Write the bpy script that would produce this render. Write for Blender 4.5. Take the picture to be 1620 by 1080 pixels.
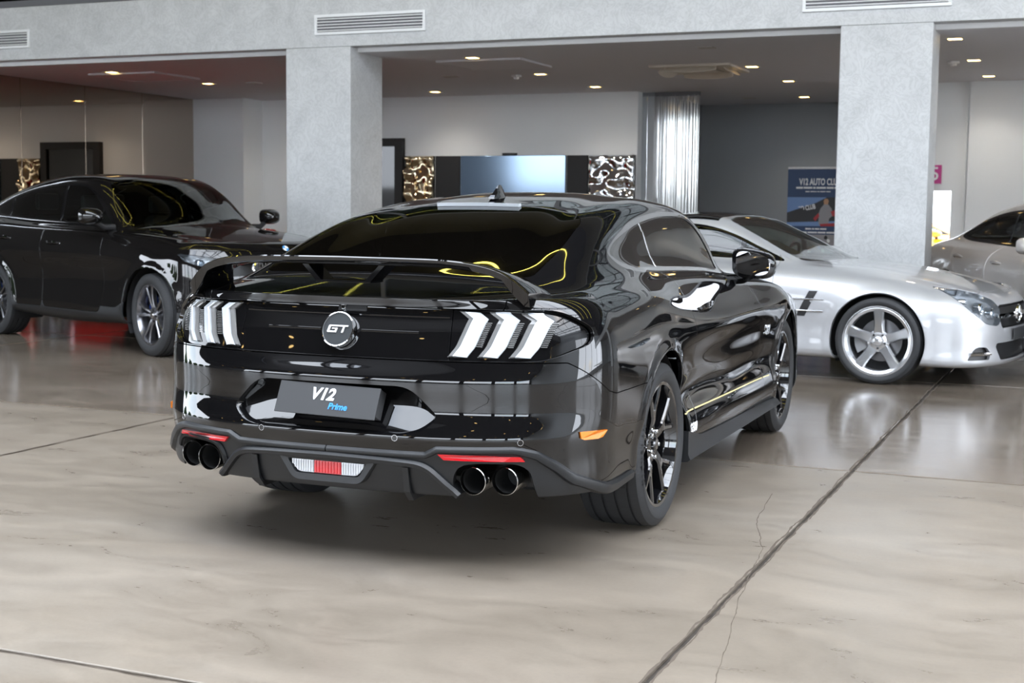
import bpy, bmesh, math, random
import numpy as np
from mathutils import Vector, Matrix
from mathutils.bvhtree import BVHTree

scene = bpy.context.scene
for o in list(bpy.data.objects):
    bpy.data.objects.remove(o)
COL = scene.collection
PI = math.pi

# ------------------------------------------------------------------ camera
cam_data = bpy.data.cameras.new('camera')
cam_data.sensor_width = 36.0
cam_data.lens = 2186.6 / 1620.0 * 36.0
cam_data.clip_start = 0.05
cam_data.dof.use_dof = True
cam_data.dof.focus_distance = 5.15
cam_data.dof.aperture_fstop = 6.3
cam = bpy.data.objects.new('camera', cam_data)
COL.objects.link(cam)
_pt, _yw, _rl = math.radians(5.462), math.radians(22.169), math.radians(0.595)
_f = Vector((math.cos(_yw) * math.cos(_pt), math.sin(_yw) * math.cos(_pt), -math.sin(_pt)))
_r = Vector((math.sin(_yw), -math.cos(_yw), 0))
_u = _r.cross(_f)
_r2 = _r * math.cos(_rl) + _u * math.sin(_rl)
_u2 = -_r * math.sin(_rl) + _u * math.cos(_rl)
_m = Matrix((_r2, _u2, -_f)).transposed().to_4x4()
_m.translation = Vector((-5.521, -2.507, 1.315))
cam.matrix_world = _m
scene.camera = cam

# ------------------------------------------------------------------ colour management, sky
scene.view_settings.view_transform = 'Standard'
scene.view_settings.look = 'None'
scene.view_settings.exposure = 0.92
scene.view_settings.gamma = 1.0
scene.view_settings.use_curve_mapping = False
scene.cycles.use_denoising = True
scene.cycles.max_bounces = 9
scene.cycles.diffuse_bounces = 5
scene.cycles.glossy_bounces = 5
scene.cycles.transparent_max_bounces = 16
scene.cycles.caustics_reflective = False
scene.cycles.caustics_refractive = False
scene.cycles.sample_clamp_indirect = 6.0

world = bpy.data.worlds.new('sky')
scene.world = world
world.use_nodes = True
wn = world.node_tree.nodes
wl = world.node_tree.links
wn.clear()
w_out = wn.new('ShaderNodeOutputWorld')
w_bg = wn.new('ShaderNodeBackground')
w_sky = wn.new('ShaderNodeTexSky')
w_sky.sky_type = 'NISHITA'
w_sky.sun_disc = False
w_sky.sun_elevation = math.radians(48)
w_sky.sun_rotation = math.radians(200)
w_tc = wn.new('ShaderNodeTexCoord')
w_no = wn.new('ShaderNodeTexNoise')
w_no.inputs['Scale'].default_value = 3.0
w_no.inputs['Detail'].default_value = 6
w_rp = wn.new('ShaderNodeValToRGB')
w_rp.color_ramp.elements[0].position = 0.27
w_rp.color_ramp.elements[1].position = 0.47
w_mx = wn.new('ShaderNodeMix')
w_mx.data_type = 'RGBA'
w_mx.inputs[7].default_value = (1.62, 1.74, 1.92, 1)
w_gain = wn.new('ShaderNodeMix')
w_gain.data_type = 'RGBA'
w_gain.blend_type = 'MULTIPLY'
w_gain.inputs[0].default_value = 1.0
w_gain.inputs[7].default_value = (0.26, 0.26, 0.25, 1)
wl.new(w_tc.outputs['Generated'], w_no.inputs['Vector'])
wl.new(w_no.outputs['Fac'], w_rp.inputs['Fac'])
wl.new(w_sky.outputs['Color'], w_gain.inputs[6])
wl.new(w_gain.outputs[2], w_mx.inputs[6])
wl.new(w_rp.outputs['Color'], w_mx.inputs[0])
wl.new(w_mx.outputs[2], w_bg.inputs['Color'])
w_bg.inputs['Strength'].default_value = 2.5
wl.new(w_bg.outputs['Background'], w_out.inputs['Surface'])

BROT = math.radians(0.8303) * -1      # the building stands turned by this much against the black coupe


# ------------------------------------------------------------------ materials
def newmat(name):
    m = bpy.data.materials.new(name)
    m.use_nodes = True
    nt = m.node_tree
    return m, nt, nt.nodes['Principled BSDF']


def pm(name, col, rough=0.5, metal=0.0, coat=0.0, ior=1.5, emit=None, es=0.0, alpha=None, bump=None, coat_rough=0.02):
    m, nt, b = newmat(name)
    b.inputs['Base Color'].default_value = (*col, 1)
    b.inputs['Roughness'].default_value = rough
    b.inputs['Metallic'].default_value = metal
    b.inputs['Coat Weight'].default_value = coat
    b.inputs['Coat Roughness'].default_value = coat_rough
    b.inputs['IOR'].default_value = ior
    if emit:
        b.inputs['Emission Color'].default_value = (*emit, 1)
        b.inputs['Emission Strength'].default_value = es
    if bump:
        sc, st, dist = bump
        tc = nt.nodes.new('ShaderNodeTexCoord')
        no = nt.nodes.new('ShaderNodeTexNoise')
        no.inputs['Scale'].default_value = sc
        no.inputs['Detail'].default_value = 4
        bp = nt.nodes.new('ShaderNodeBump')
        bp.inputs['Strength'].default_value = st
        bp.inputs['Distance'].default_value = dist
        nt.links.new(tc.outputs['Object'], no.inputs['Vector'])
        nt.links.new(no.outputs['Fac'], bp.inputs['Height'])
        nt.links.new(bp.outputs['Normal'], b.inputs['Normal'])
    return m


def glass(name, tint, ior=1.5, rough=0.0):
    m, nt, b = newmat(name)
    nt.nodes.remove(b)
    out = nt.nodes['Material Output']
    tr = nt.nodes.new('ShaderNodeBsdfTransparent')
    tr.inputs['Color'].default_value = (*tint, 1)
    gl = nt.nodes.new('ShaderNodeBsdfAnisotropic')
    gl.inputs['Roughness'].default_value = rough
    gl.inputs['Color'].default_value = (1, 1, 1, 1)
    fr = nt.nodes.new('ShaderNodeFresnel')
    fr.inputs['IOR'].default_value = ior
    mx = nt.nodes.new('ShaderNodeMixShader')
    nt.links.new(fr.outputs[0], mx.inputs[0])
    nt.links.new(tr.outputs[0], mx.inputs[1])
    nt.links.new(gl.outputs[0], mx.inputs[2])
    nt.links.new(mx.outputs[0], out.inputs['Surface'])
    return m


def ramp(nt, fac, stops):
    r = nt.nodes.new('ShaderNodeValToRGB')
    els = r.color_ramp.elements
    while len(els) < len(stops):
        els.new(0.5)
    for e, (p, c) in zip(els, stops):
        e.position = p
        e.color = (*c, 1) if len(c) == 3 else c
    nt.links.new(fac, r.inputs['Fac'])
    return r.outputs['Color']


def noise(nt, vec, scale, detail=5, rough=0.55, dist=0.0):
    n = nt.nodes.new('ShaderNodeTexNoise')
    n.inputs['Scale'].default_value = scale
    n.inputs['Detail'].default_value = detail
    n.inputs['Roughness'].default_value = rough
    n.inputs['Distortion'].default_value = dist
    nt.links.new(vec, n.inputs['Vector'])
    return n.outputs['Fac']


def mixc(nt, fac, a, b, mode='MIX'):
    m = nt.nodes.new('ShaderNodeMix')
    m.data_type = 'RGBA'
    m.blend_type = mode
    for s, v in ((0, fac), (6, a), (7, b)):
        if hasattr(v, 'is_output'):
            nt.links.new(v, m.inputs[s])
        else:
            m.inputs[s].default_value = v if s == 0 else (*v, 1)
    return m.outputs[2]


def plaster(name, base, dark, bumpd=0.004):
    m, nt, b = newmat(name)
    tc = nt.nodes.new('ShaderNodeTexCoord').outputs['Object']
    n1 = noise(nt, tc, 1.6, 6, 0.6, 1.8)
    n2 = noise(nt, tc, 6.0, 5, 0.6, 3.5)
    c1 = ramp(nt, n1, [(0.3, dark), (0.62, base)])
    c2 = ramp(nt, n2, [(0.42, (1, 1, 1)), (0.49, (0.80, 0.80, 0.80)), (0.54, (1, 1, 1))])
    c = mixc(nt, 0.75, c1, c2, 'MULTIPLY')
    nt.links.new(c, b.inputs['Base Color'])
    b.inputs['Roughness'].default_value = 0.5
    bp = nt.nodes.new('ShaderNodeBump')
    bp.inputs['Strength'].default_value = 0.5
    bp.inputs['Distance'].default_value = bumpd
    nt.links.new(n2, bp.inputs['Height'])
    nt.links.new(bp.outputs['Normal'], b.inputs['Normal'])
    return m


def concrete(name, ca, cb, cc, r0, r1):
    m, nt, b = newmat(name)
    tcn = nt.nodes.new('ShaderNodeTexCoord')
    tc = tcn.outputs['Object']
    mp = nt.nodes.new('ShaderNodeMapping')
    mp.inputs['Scale'].default_value = (1.0, 0.45, 1.0)
    nt.links.new(tc, mp.inputs['Vector'])
    n1 = noise(nt, mp.outputs['Vector'], 0.9, 7, 0.62, 0.6)
    n2 = noise(nt, mp.outputs['Vector'], 4.0, 9, 0.72, 1.2)
    n3 = noise(nt, tc, 60.0, 3, 0.6)
    c1 = ramp(nt, n1, [(0.30, cb), (0.52, ca), (0.72, cc)])
    c2 = ramp(nt, n2, [(0.28, (0.70, 0.68, 0.66)), (0.5, (0.98, 0.98, 0.98)), (0.72, (1.18, 1.17, 1.16))])
    c3 = ramp(nt, n3, [(0.25, (0.88, 0.88, 0.88)), (0.6, (1, 1, 1))])
    c = mixc(nt, 0.8, c1, c2, 'MULTIPLY')
    c = mixc(nt, 0.6, c, c3, 'MULTIPLY')
    # scattered oil drops and scuffs
    vo = nt.nodes.new('ShaderNodeTexNoise')
    vo.inputs['Scale'].default_value = 3.1
    vo.inputs['Detail'].default_value = 10
    vo.inputs['Roughness'].default_value = 0.78
    nt.links.new(tc, vo.inputs['Vector'])
    sp = ramp(nt, vo.outputs['Fac'], [(0.745, (0, 0, 0)), (0.78, (1, 1, 1))])
    c = mixc(nt, sp, c, (0.12, 0.10, 0.085))
    nt.links.new(c, b.inputs['Base Color'])
    rr = ramp(nt, n2, [(0.25, (r0,) * 3), (0.75, (r1,) * 3)])
    nt.links.new(rr, b.inputs['Roughness'])
    b.inputs['IOR'].default_value = 1.5
    bp = nt.nodes.new('ShaderNodeBump')
    bp.inputs['Strength'].default_value = 0.12
    bp.inputs['Distance'].default_value = 0.004
    nt.links.new(n2, bp.inputs['Height'])
    nt.links.new(bp.outputs['Normal'], b.inputs['Normal'])
    return m


M = {}
M['plaster'] = plaster('grey plaster', (0.545, 0.555, 0.56), (0.46, 0.47, 0.475))
M['white_wall'] = pm('white paint', (0.80, 0.825, 0.84), 0.6)
M['grey_wall'] = pm('dark grey paint', (0.36, 0.39, 0.42), 0.6)
M['ceiling'] = pm('grey ceiling paint', (0.64, 0.63, 0.655), 0.7)
M['hall_ceiling'] = pm('dark hall ceiling', (0.05, 0.045, 0.04), 0.8)
M['dark_wall'] = pm('dark rear wall', (0.06, 0.055, 0.05), 0.6)
M['white_trim'] = pm('white metal', (0.75, 0.76, 0.77), 0.4)
M['steel'] = pm('painted steel', (0.10, 0.10, 0.11), 0.4)
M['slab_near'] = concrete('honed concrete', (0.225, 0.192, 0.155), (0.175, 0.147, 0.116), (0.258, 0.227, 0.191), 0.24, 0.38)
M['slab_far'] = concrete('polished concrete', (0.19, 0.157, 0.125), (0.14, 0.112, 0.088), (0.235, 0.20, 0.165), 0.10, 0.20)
M['joint'] = pm('joint filler', (0.045, 0.037, 0.03), 0.9)
M['lamp'] = pm('warm lamp', (1, 0.8, 0.5), 0.5, emit=(1.0, 0.66, 0.24), es=7.0)
M['led'] = pm('yellow led strip', (1, 0.9, 0.3), 0.5, emit=(1.0, 0.86, 0.16), es=5.0)
M['off_lamp'] = pm('unlit lamp', (0.5, 0.48, 0.45), 0.5)
M['black'] = pm('flat black', (0.012, 0.012, 0.013), 0.6)
M['black_gloss'] = pm('black gloss', (0.004, 0.004, 0.0045), 0.04)
M['chrome'] = pm('chrome', (0.82, 0.83, 0.84), 0.06, 1.0)
M['steel_bright'] = pm('brushed steel', (0.62, 0.62, 0.63), 0.25, 1.0)
M['rubber'] = pm('tyre rubber', (0.016, 0.016, 0.017), 0.62)
M['paint_black'] = pm('black car paint', (0.0035, 0.0035, 0.004), 0.02, 0.0, 0.0, 1.66)
M['plastic'] = pm('dark grey plastic', (0.011, 0.012, 0.0135), 0.40, bump=(900, 0.25, 0.0004))
M['glass_dark'] = glass('tinted car glass', (0.045, 0.042, 0.040), 2.2)
M['glass_clear'] = glass('green car glass', (0.70, 0.76, 0.74), 1.5)
M['lens_clear'] = glass('clear lens', (0.94, 0.95, 0.96), 1.33)
M['lens_white'] = pm('white lamp bar', (0.62, 0.66, 0.70), 0.12, coat=1.0)
M['lens_grey'] = pm('grey lamp ribs', (0.16, 0.16, 0.158), 0.25, coat=1.0)
M['lens_red'] = pm('red reflector', (0.60, 0.004, 0.012), 0.15, coat=1.0)
M['lens_amber'] = pm('amber marker', (0.78, 0.20, 0.002), 0.3, coat=0.2)
M['interior'] = pm('dark cabin trim', (0.02, 0.019, 0.018), 0.7)
M['rim_black'] = pm('gloss black wheel', (0.006, 0.006, 0.007), 0.06, 0.0, 1.0, 1.6)
M['disc'] = pm('brake disc steel', (0.30, 0.30, 0.31), 0.35, 1.0)
M['gold'] = pm('gold pinstripe', (0.72, 0.62, 0.30), 0.4)
M['white'] = pm('white print', (0.85, 0.86, 0.88), 0.5)
M['blue_print'] = pm('blue print', (0.04, 0.30, 0.85), 0.5)
M['plate'] = pm('matt black plate', (0.035, 0.036, 0.038), 0.5)
M['badge_grey'] = pm('dark badge face', (0.03, 0.034, 0.037), 0.35)


# ------------------------------------------------------------------ mesh helpers
def link(o, parent=None):
    COL.objects.link(o)
    if parent is not None:
        o.parent = parent
    return o


def mesh_obj(name, V, F, m, parent=None, smooth=False, loc=(0, 0, 0), rot=(0, 0, 0), normals=None):
    me = bpy.data.meshes.new(name)
    me.from_pydata([tuple(v) for v in V], [], [tuple(int(i) for i in f) for f in F])
    me.update()
    if m is not None:
        me.materials.append(m)
    if smooth:
        me.polygons.foreach_set('use_smooth', [True] * len(me.polygons))
        if normals is not None:
            me.normals_split_custom_set_from_vertices([tuple(n) for n in normals])
        elif smooth != 'all':
            me.set_sharp_from_angle(angle=math.radians(35))
    o = bpy.data.objects.new(name, me)
    o.location = loc
    o.rotation_euler = rot
    return link(o, parent)


def tag(o, label=None, cat=None, group=None, kind=None):
    if label:
        o['label'] = label
    if cat:
        o['category'] = cat
    if group:
        o['group'] = group
    if kind:
        o['kind'] = kind
    return o


def empty(name, loc=(0, 0, 0), rz=0.0, parent=None):
    o = bpy.data.objects.new(name, None)
    o.location = loc
    o.rotation_euler = (0, 0, rz)
    return link(o, parent)


class MB:
    """collects shapes into one mesh"""

    def __init__(self):
        self.V = []
        self.F = []

    def add(self, V, F):
        n = len(self.V)
        self.V += [tuple(v) for v in V]
        self.F += [tuple(int(i) + n for i in f) for f in F]
        return self

    def box(self, x0, x1, y0, y1, z0, z1, bev=0.0, T=None):
        if bev <= 0:
            V = [(x, y, z) for z in (z0, z1) for y in (y0, y1) for x in (x0, x1)]
            F = [(0, 2, 3, 1), (4, 5, 7, 6), (0, 1, 5, 4), (2, 6, 7, 3), (0, 4, 6, 2), (1, 3, 7, 5)]
        else:
            bm = bmesh.new()
            bmesh.ops.create_cube(bm, size=1.0)
            for v in bm.verts:
                v.co = Vector(((x0 + x1) / 2 + v.co.x * (x1 - x0), (y0 + y1) / 2 + v.co.y * (y1 - y0), (z0 + z1) / 2 + v.co.z * (z1 - z0)))
            bmesh.ops.bevel(bm, geom=bm.edges[:], offset=bev, segments=2, affect='EDGES', profile=0.5)
            bm.verts.index_update()
            V = [v.co.copy() for v in bm.verts]
            F = [[v.index for v in f.verts] for f in bm.faces]
            bm.free()
        if T is not None:
            V = [T @ Vector(v) for v in V]
        return self.add(V, F)

    def lathe(self, prof, n=48, axis='y', closed=False, T=None, a0=0.0, a1=2 * PI):
        """prof: (radius, position along axis)"""
        full = abs(a1 - a0 - 2 * PI) < 1e-6
        na = n if full else n + 1
        V = []
        for r, h in prof:
            for k in range(na):
                a = a0 + (a1 - a0) * k / n
                c, s = r * math.cos(a), r * math.sin(a)
                V.append({'y': (c, h, s), 'z': (c, s, h), 'x': (h, c, s)}[axis])
        F = []
        m = len(prof)
        for i in range(m if closed else m - 1):
            j = (i + 1) % m
            for k in range(n):
                k2 = (k + 1) % na
                F.append((i * na + k, i * na + k2, j * na + k2, j * na + k))
        if T is not None:
            V = [T @ Vector(v) for v in V]
        return self.add(V, F)

    def tube(self, pts, r, n=8, cap=True):
        P = [Vector(p) for p in pts]
        V, F = [], []
        for i, p in enumerate(P):
            d = (P[min(i + 1, len(P) - 1)] - P[max(i - 1, 0)]).normalized()
            a = d.cross(Vector((0, 0, 1)))
            if a.length < 1e-3:
                a = d.cross(Vector((1, 0, 0)))
            a.normalize()
            b = d.cross(a)
            rr = r[i] if isinstance(r, (list, tuple)) else r
            for k in range(n):
                t = 2 * PI * k / n
                V.append(p + a * (rr * math.cos(t)) + b * (rr * math.sin(t)))
        for i in range(len(P) - 1):
            for k in range(n):
                F.append((i * n + k, i * n + (k + 1) % n, (i + 1) * n + (k + 1) % n, (i + 1) * n + k))
        if cap:
            F.append(tuple(range(n))[::-1])
            F.append(tuple((len(P) - 1) * n + k for k in range(n)))
        return self.add(V, F)

    def prism(self, poly, ax, a, b, T=None):
        """poly: 2D outline, extruded along axis ax ('x','y','z') from a to b"""
        n = len(poly)
        f = {'x': lambda p, h: (h, p[0], p[1]), 'y': lambda p, h: (p[0], h, p[1]), 'z': lambda p, h: (p[0], p[1], h)}[ax]
        V = [f(p, a) for p in poly] + [f(p, b) for p in poly]
        F = [tuple(range(n))[::-1], tuple(range(n, 2 * n))] + [(i, (i + 1) % n, n + (i + 1) % n, n + i) for i in range(n)]
        if T is not None:
            V = [T @ Vector(v) for v in V]
        return self.add(V, F)

    def loft(self, loops, cap=True, closed=True):
        n = len(loops[0])
        V = [p for l in loops for p in l]
        F = []
        for i in range(len(loops) - 1):
            for k in range(n if closed else n - 1):
                F.append((i * n + k, i * n + (k + 1) % n, (i + 1) * n + (k + 1) % n, (i + 1) * n + k))
        if cap and closed:
            F.append(tuple(range(n))[::-1])
            F.append(tuple((len(loops) - 1) * n + k for k in range(n)))
        return self.add(V, F)

    def fix(self):
        bm = bmesh.new()
        vs = [bm.verts.new(v) for v in self.V]
        for f in self.F:
            try:
                bm.faces.new([vs[i] for i in f])
            except ValueError:
                pass
        bmesh.ops.recalc_face_normals(bm, faces=bm.faces[:])
        bm.verts.index_update()
        self.V = [v.co.copy() for v in bm.verts]
        self.F = [[v.index for v in f.verts] for f in bm.faces]
        bm.free()
        return self

    def build(self, name, m, parent=None, smooth=False, loc=(0, 0, 0), rot=(0, 0, 0), fix=True):
        if fix:
            self.fix()
        return mesh_obj(name, self.V, self.F, m, parent, smooth, loc, rot)


def text_obj(name, body, size, m, parent, mat4, extrude=0.0005, shear=0.0, bold=0.0, align='CENTER', spacing=1.0, label=None):
    cu = bpy.data.curves.new(name, 'FONT')
    cu.body = body
    cu.size = size
    cu.extrude = extrude
    cu.shear = shear
    cu.offset = bold
    cu.align_x = align
    cu.align_y = 'CENTER'
    cu.space_character = spacing
    cu.resolution_u = 4
    cu.materials.append(m)
    t = bpy.data.objects.new(name, cu)
    dg = bpy.context.evaluated_depsgraph_get()
    COL.objects.link(t)
    dg.update()
    me = bpy.data.meshes.new_from_object(t.evaluated_get(dg))
    bpy.data.objects.remove(t)
    me.name = name
    o = bpy.data.objects.new(name, me)
    if not me.materials:
        me.materials.append(m)
    o.matrix_local = mat4
    link(o, parent)
    if label:
        o['label'] = label
    return o


def frame(origin, xdir, ydir):
    x = Vector(xdir).normalized()
    z = x.cross(Vector(ydir)).normalized()
    y = z.cross(x)
    m = Matrix((x, y, z)).transposed().to_4x4()
    m.translation = Vector(origin)
    return m


# ------------------------------------------------------------------ the building
def bld(name, mb, m, parent=None, smooth=False, kind='structure'):
    o = mb.build(name, m, parent, smooth)
    if parent is None:
        o.rotation_euler = (0, 0, BROT)
        if kind:
            o['kind'] = kind
    return o


def bempty(name, x=0, y=0, z=0):
    """an Empty standing at (x, y, z) of the building's own axes"""
    c, s = math.cos(BROT), math.sin(BROT)
    o = empty(name, (c * x - s * y, s * x + c * y, z), BROT)
    return o


XF = 7.7          # front face of the beam and the columns
ZB = 3.04         # underside of the beam
ZC = 2.99         # alcove ceiling

# floor: concrete slabs over a darker joint bed
fl = bld('floor', MB().box(-16, 19, -22, 18, -0.25, -0.012), M['joint'])
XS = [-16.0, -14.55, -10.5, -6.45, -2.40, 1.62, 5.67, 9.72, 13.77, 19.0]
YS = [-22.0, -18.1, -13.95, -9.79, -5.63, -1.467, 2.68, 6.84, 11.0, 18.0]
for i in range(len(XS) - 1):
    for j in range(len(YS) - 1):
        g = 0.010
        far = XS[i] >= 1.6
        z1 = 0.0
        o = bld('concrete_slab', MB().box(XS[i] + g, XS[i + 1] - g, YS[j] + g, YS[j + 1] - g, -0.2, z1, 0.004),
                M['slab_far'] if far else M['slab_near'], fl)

# hairline crack and stain patches along the joints of the near slab
M['stain'] = pm('dark joint stain', (0.095, 0.075, 0.058), 0.6)


def floor_line(name, pts, w, m, seed=0):
    rr = np.random.default_rng(seed)
    V, F = [], []
    P = np.array(pts, float)
    s = np.concatenate([[0], np.cumsum(np.hypot(*np.diff(P, axis=0).T))])
    q = np.arange(0, s[-1], 0.03)
    X, Y = np.interp(q, s, P[:, 0]), np.interp(q, s, P[:, 1])
    jx, jy = np.convolve(rr.normal(0, .006, len(q)), np.ones(4) / 4, 'same'), np.convolve(rr.normal(0, .006, len(q)), np.ones(4) / 4, 'same')
    X, Y = X + jx, Y + jy
    for i in range(len(q)):
        d = np.array([X[min(i + 1, len(q) - 1)] - X[max(i - 1, 0)], Y[min(i + 1, len(q) - 1)] - Y[max(i - 1, 0)]])
        d /= np.hypot(*d) + 1e-9
        ww = w * (0.35 + 0.65 * rr.random())
        V += [(X[i] - d[1] * ww, Y[i] + d[0] * ww, 0.0006), (X[i] + d[1] * ww, Y[i] - d[0] * ww, 0.0006)]
        if i:
            F.append((2 * i - 2, 2 * i - 1, 2 * i + 1, 2 * i))
    mesh_obj(name, V, F, m, fl)


floor_line('floor_crack', [(-2.35, -1.72), (-1.6, -1.62), (-0.9, -1.50), (-0.2, -1.42), (0.3, -1.28), (0.9, -1.22)], 0.0022, M['stain'], 2)
for k, (y0, x0, x1) in enumerate(((-1.467, -2.4, 1.6), (-1.467, 1.65, 5.6), (2.68, -2.4, 1.6), (2.68, 1.65, 5.6))):
    for s in (-1, 1):
        floor_line('joint_stain', [(x0, y0 + s * 0.014), (x1, y0 + s * 0.014)], 0.006, M['stain'], 5 + k)
for k, (x0, y0, y1) in enumerate(((-2.4, -1.4, 2.6), (1.62, -5.6, -1.5), (1.62, 2.7, 6.8))):
    floor_line('joint_stain', [(x0 - 0.014, y0), (x0 - 0.014, y1)], 0.005, M['stain'], 15 + k)

# beam with the wall above it, upper window at the left
bld('wall_beam', MB().box(XF, XF + 0.25, -22, 15, ZB, 3.66, 0.006), M['plaster'])
bld('ceiling_alcove', MB().box(XF + 0.20, 16.3, -14.2, 15, ZC, ZC + 0.3), M['ceiling'])
bld('trim_1', MB().box(XF + 0.165, XF + 0.198, -22, 15, ZC, ZB - 0.001), M['white_trim'])
bld('wall_upper', MB().box(XF + 0.35, XF + 0.55, -22, 15, 3.66, 7.4), M['dark_wall'])
w1 = bld('window_1', MB().box(XF + 0.02, XF + 0.10, -22, 15, 3.665, 3.74).box(XF + 0.02, XF + 0.10, -22, 15, 5.3, 5.4), M['steel'])
for k in range(14):
    y = -21 + k * 2.6
    bld('mullion', MB().box(XF + 0.02, XF + 0.09, y - 0.03, y + 0.03, 3.74, 5.3), M['steel'], w1)
    bld('pane', MB().box(XF + 0.05, XF + 0.06, y + 0.03, y + 2.57, 3.74, 5.3), M['glass_clear'], w1)
for n, lab, y0, y1, dp in (('column', 'tall grey plaster column behind the black suv bonnet', 4.93, 5.74, 0.72),
                           ('column', 'tall grey plaster column behind the silver roadster bonnet', -1.10, -0.27, 0.55),
                           ('column', 'grey plaster column farther right along the colonnade', -7.3, -6.47, 0.6)):
    r = bempty(n, XF, (y0 + y1) / 2, 0)
    tag(r, lab, 'column', 'plaster columns of the colonnade')
    hw = (y1 - y0) / 2
    MB().box(0, dp, -hw, hw, 0.0, ZB - 0.001, 0.008).build('shaft', M['plaster'], r)


def grille(label, y0, y1, z0, z1, nsl):
    r = bempty('air_grille', XF - 0.001, (y0 + y1) / 2, z0)
    tag(r, label, 'air vent', 'white air grilles along the beam')
    hw, h = (y1 - y0) / 2, z1 - z0
    fw = 0.030
    f = MB()
    f.box(-0.018, 0.0, -hw, hw, 0, fw, 0.003).box(-0.018, 0.0, -hw, hw, h - fw, h, 0.003)
    f.box(-0.018, 0.0, -hw, -hw + fw, fw, h - fw, 0.003).box(-0.018, 0.0, hw - fw, hw, fw, h - fw, 0.003)
    f.build('frame', M['white_trim'], r)
    MB().box(-0.003, 0.0, -hw + fw, hw - fw, fw, h - fw).build('backing', M['steel'], r)
    for k in range(nsl):
        z = fw + (h - 2 * fw) * (k + 0.5) / nsl
        V = [(-0.016, -hw + fw, z - 0.008), (-0.016, hw - fw, z - 0.008), (-0.003, hw - fw, z + 0.002), (-0.003, -hw + fw, z + 0.002),
             (-0.018, -hw + fw, z - 0.004), (-0.018, hw - fw, z - 0.004), (-0.005, hw - fw, z + 0.006), (-0.005, -hw + fw, z + 0.006)]
        F = [(0, 1, 2, 3), (7, 6, 5, 4), (0, 4, 5, 1), (2, 6, 7, 3)]
        MB().add(V, F).build('slat', M['white_trim'], r)


s_ = (XF + 5.48) / 13.48


def yy(y):
    return -2.59 + (y + 2.59) * s_


def zz(z):
    return 1.31 + (z - 1.31) * s_


grille('white air grille on the beam above the left column', yy(4.18), yy(5.55), zz(3.21), zz(3.43), 5)
grille('white air grille cut off by the left edge of the photo', yy(9.58), yy(10.95), zz(3.22), zz(3.44), 5)
grille('white air grille on the beam above the right column', yy(-1.22), yy(0.15), zz(3.22), zz(3.44), 5)

# alcove walls
bld('wall_back', MB().box(13.4, 13.6, 3.53, 9.86, 0, ZC), M['white_wall'])
bld('wall_pier', MB().box(12.86, 13.6, 9.78, 10.72, 0, ZC), M['white_wall'])
bld('wall_recess', MB().box(16.1, 16.3, 0.0, 3.6, 0, ZC), M['grey_wall'])
bld('wall_recess_side', MB().box(13.6, 16.1, 3.35, 3.53, 0, ZC), M['grey_wall'])
bld('wall_right', MB().box(13.15, 13.4, -14.0, -0.97, 0, ZC).box(13.22, 13.4, -0.98, -0.775, 0, ZC).box(13.22, 13.4, -0.775, -0.40, 1.61, ZC).box(13.22, 13.4, -0.40, 0.2, 0, ZC).box(13.4, 16.1, 0.0, 0.2, 0, ZC), M['white_wall'])
bld('wall_left_end', MB().box(XF + .05, XF + .25, 10.96, 18, 0, ZB), M['white_wall'])
# mirror wall on the left, in tall sheets
M['mirror'] = pm('bronze mirror', (0.50, 0.43, 0.36), 0.01, 1.0)
mw = bld('wall_left', MB().box(XF + 0.3, 13.4, 10.74, 10.94, 0, ZC), M['black'])
for k in range(4):
    x1 = 12.86 - k * 1.27
    bld('mirror_panel', MB().box(x1 - 1.264, x1, 10.715, 10.738, 0.01, ZC - 0.005, 0.002), M['mirror'], mw)

# spot lamps, blank covers, detector, hatch and cassette unit on the alcove ceiling
k_ = (ZC - 1.31) / (2.98 - 1.31)


def cl(x, y):
    return -5.48 + (x + 5.48) * k_, -2.59 + (y + 2.59) * k_


def ceiling_lamp(x, y, lit, label):
    x, y = cl(x, y)
    r = bempty('ceiling_spot', x, y, ZC)
    tag(r, label, 'ceiling light', 'recessed ceiling spots of the alcove')
    f = MB()
    f.box(-0.085, 0.085, -0.085, -0.065, -0.006, 0.0).box(-0.085, 0.085, 0.065, 0.085, -0.006, 0.0)
    f.box(-0.085, -0.065, -0.065, 0.065, -0.006, 0.0).box(0.065, 0.085, -0.065, 0.065, -0.006, 0.0)
    f.build('frame', M['off_lamp'], r)
    MB().box(-0.065, 0.065, -0.065, 0.065, -0.004, -0.0005).build('diffuser', M['lamp'] if lit else M['off_lamp'], r)
    if lit:
        ld = bpy.data.lights.new('spot_light', 'SPOT')
        ld.energy = 20
        ld.color = (1.0, 0.92, 0.82)
        ld.spot_size = math.radians(130)
        ld.spot_blend = 0.8
        ld.shadow_soft_size = 0.06
        lo = bpy.data.objects.new('spot_light', ld)
        lo.location = (0, 0, -0.02)
        link(lo, r)


for (x, y, lab) in [(8.76, 8.97, 'lit spot nearest the beam in the left alcove'), (10.47, 8.73, 'second lit spot in the left alcove above the suv bonnet'),
                    (12.5, 8.6, 'lit spot beside the left column near the back wall'),
                    (8.62, 3.91, 'lit spot beside the square hatch in the middle alcove'), (10.56, 3.88, 'lit spot behind the smoke detector'),
                    (12.54, 6.3, 'lit spot close to the back wall beside the left column'), (12.41, 3.82, 'lit spot left of the ceiling cassette near the back wall'),
                    (10.45, 1.21, 'lit spot touching the right side of the ceiling cassette'), (12.33, 1.18, 'lit spot behind the ceiling cassette to the right'),
                    (14.82, 1.47, 'lit spot deepest in the grey recess above the banner'), (8.51, -1.21, 'lit spot nearest the beam right of the right column'),
                    (10.5, -1.22, 'middle lit spot of the three right of the right column'), (12.37, -1.24, 'lit spot near the white wall right of the right column')]:
    ceiling_lamp(x, y, True, lab)
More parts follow.
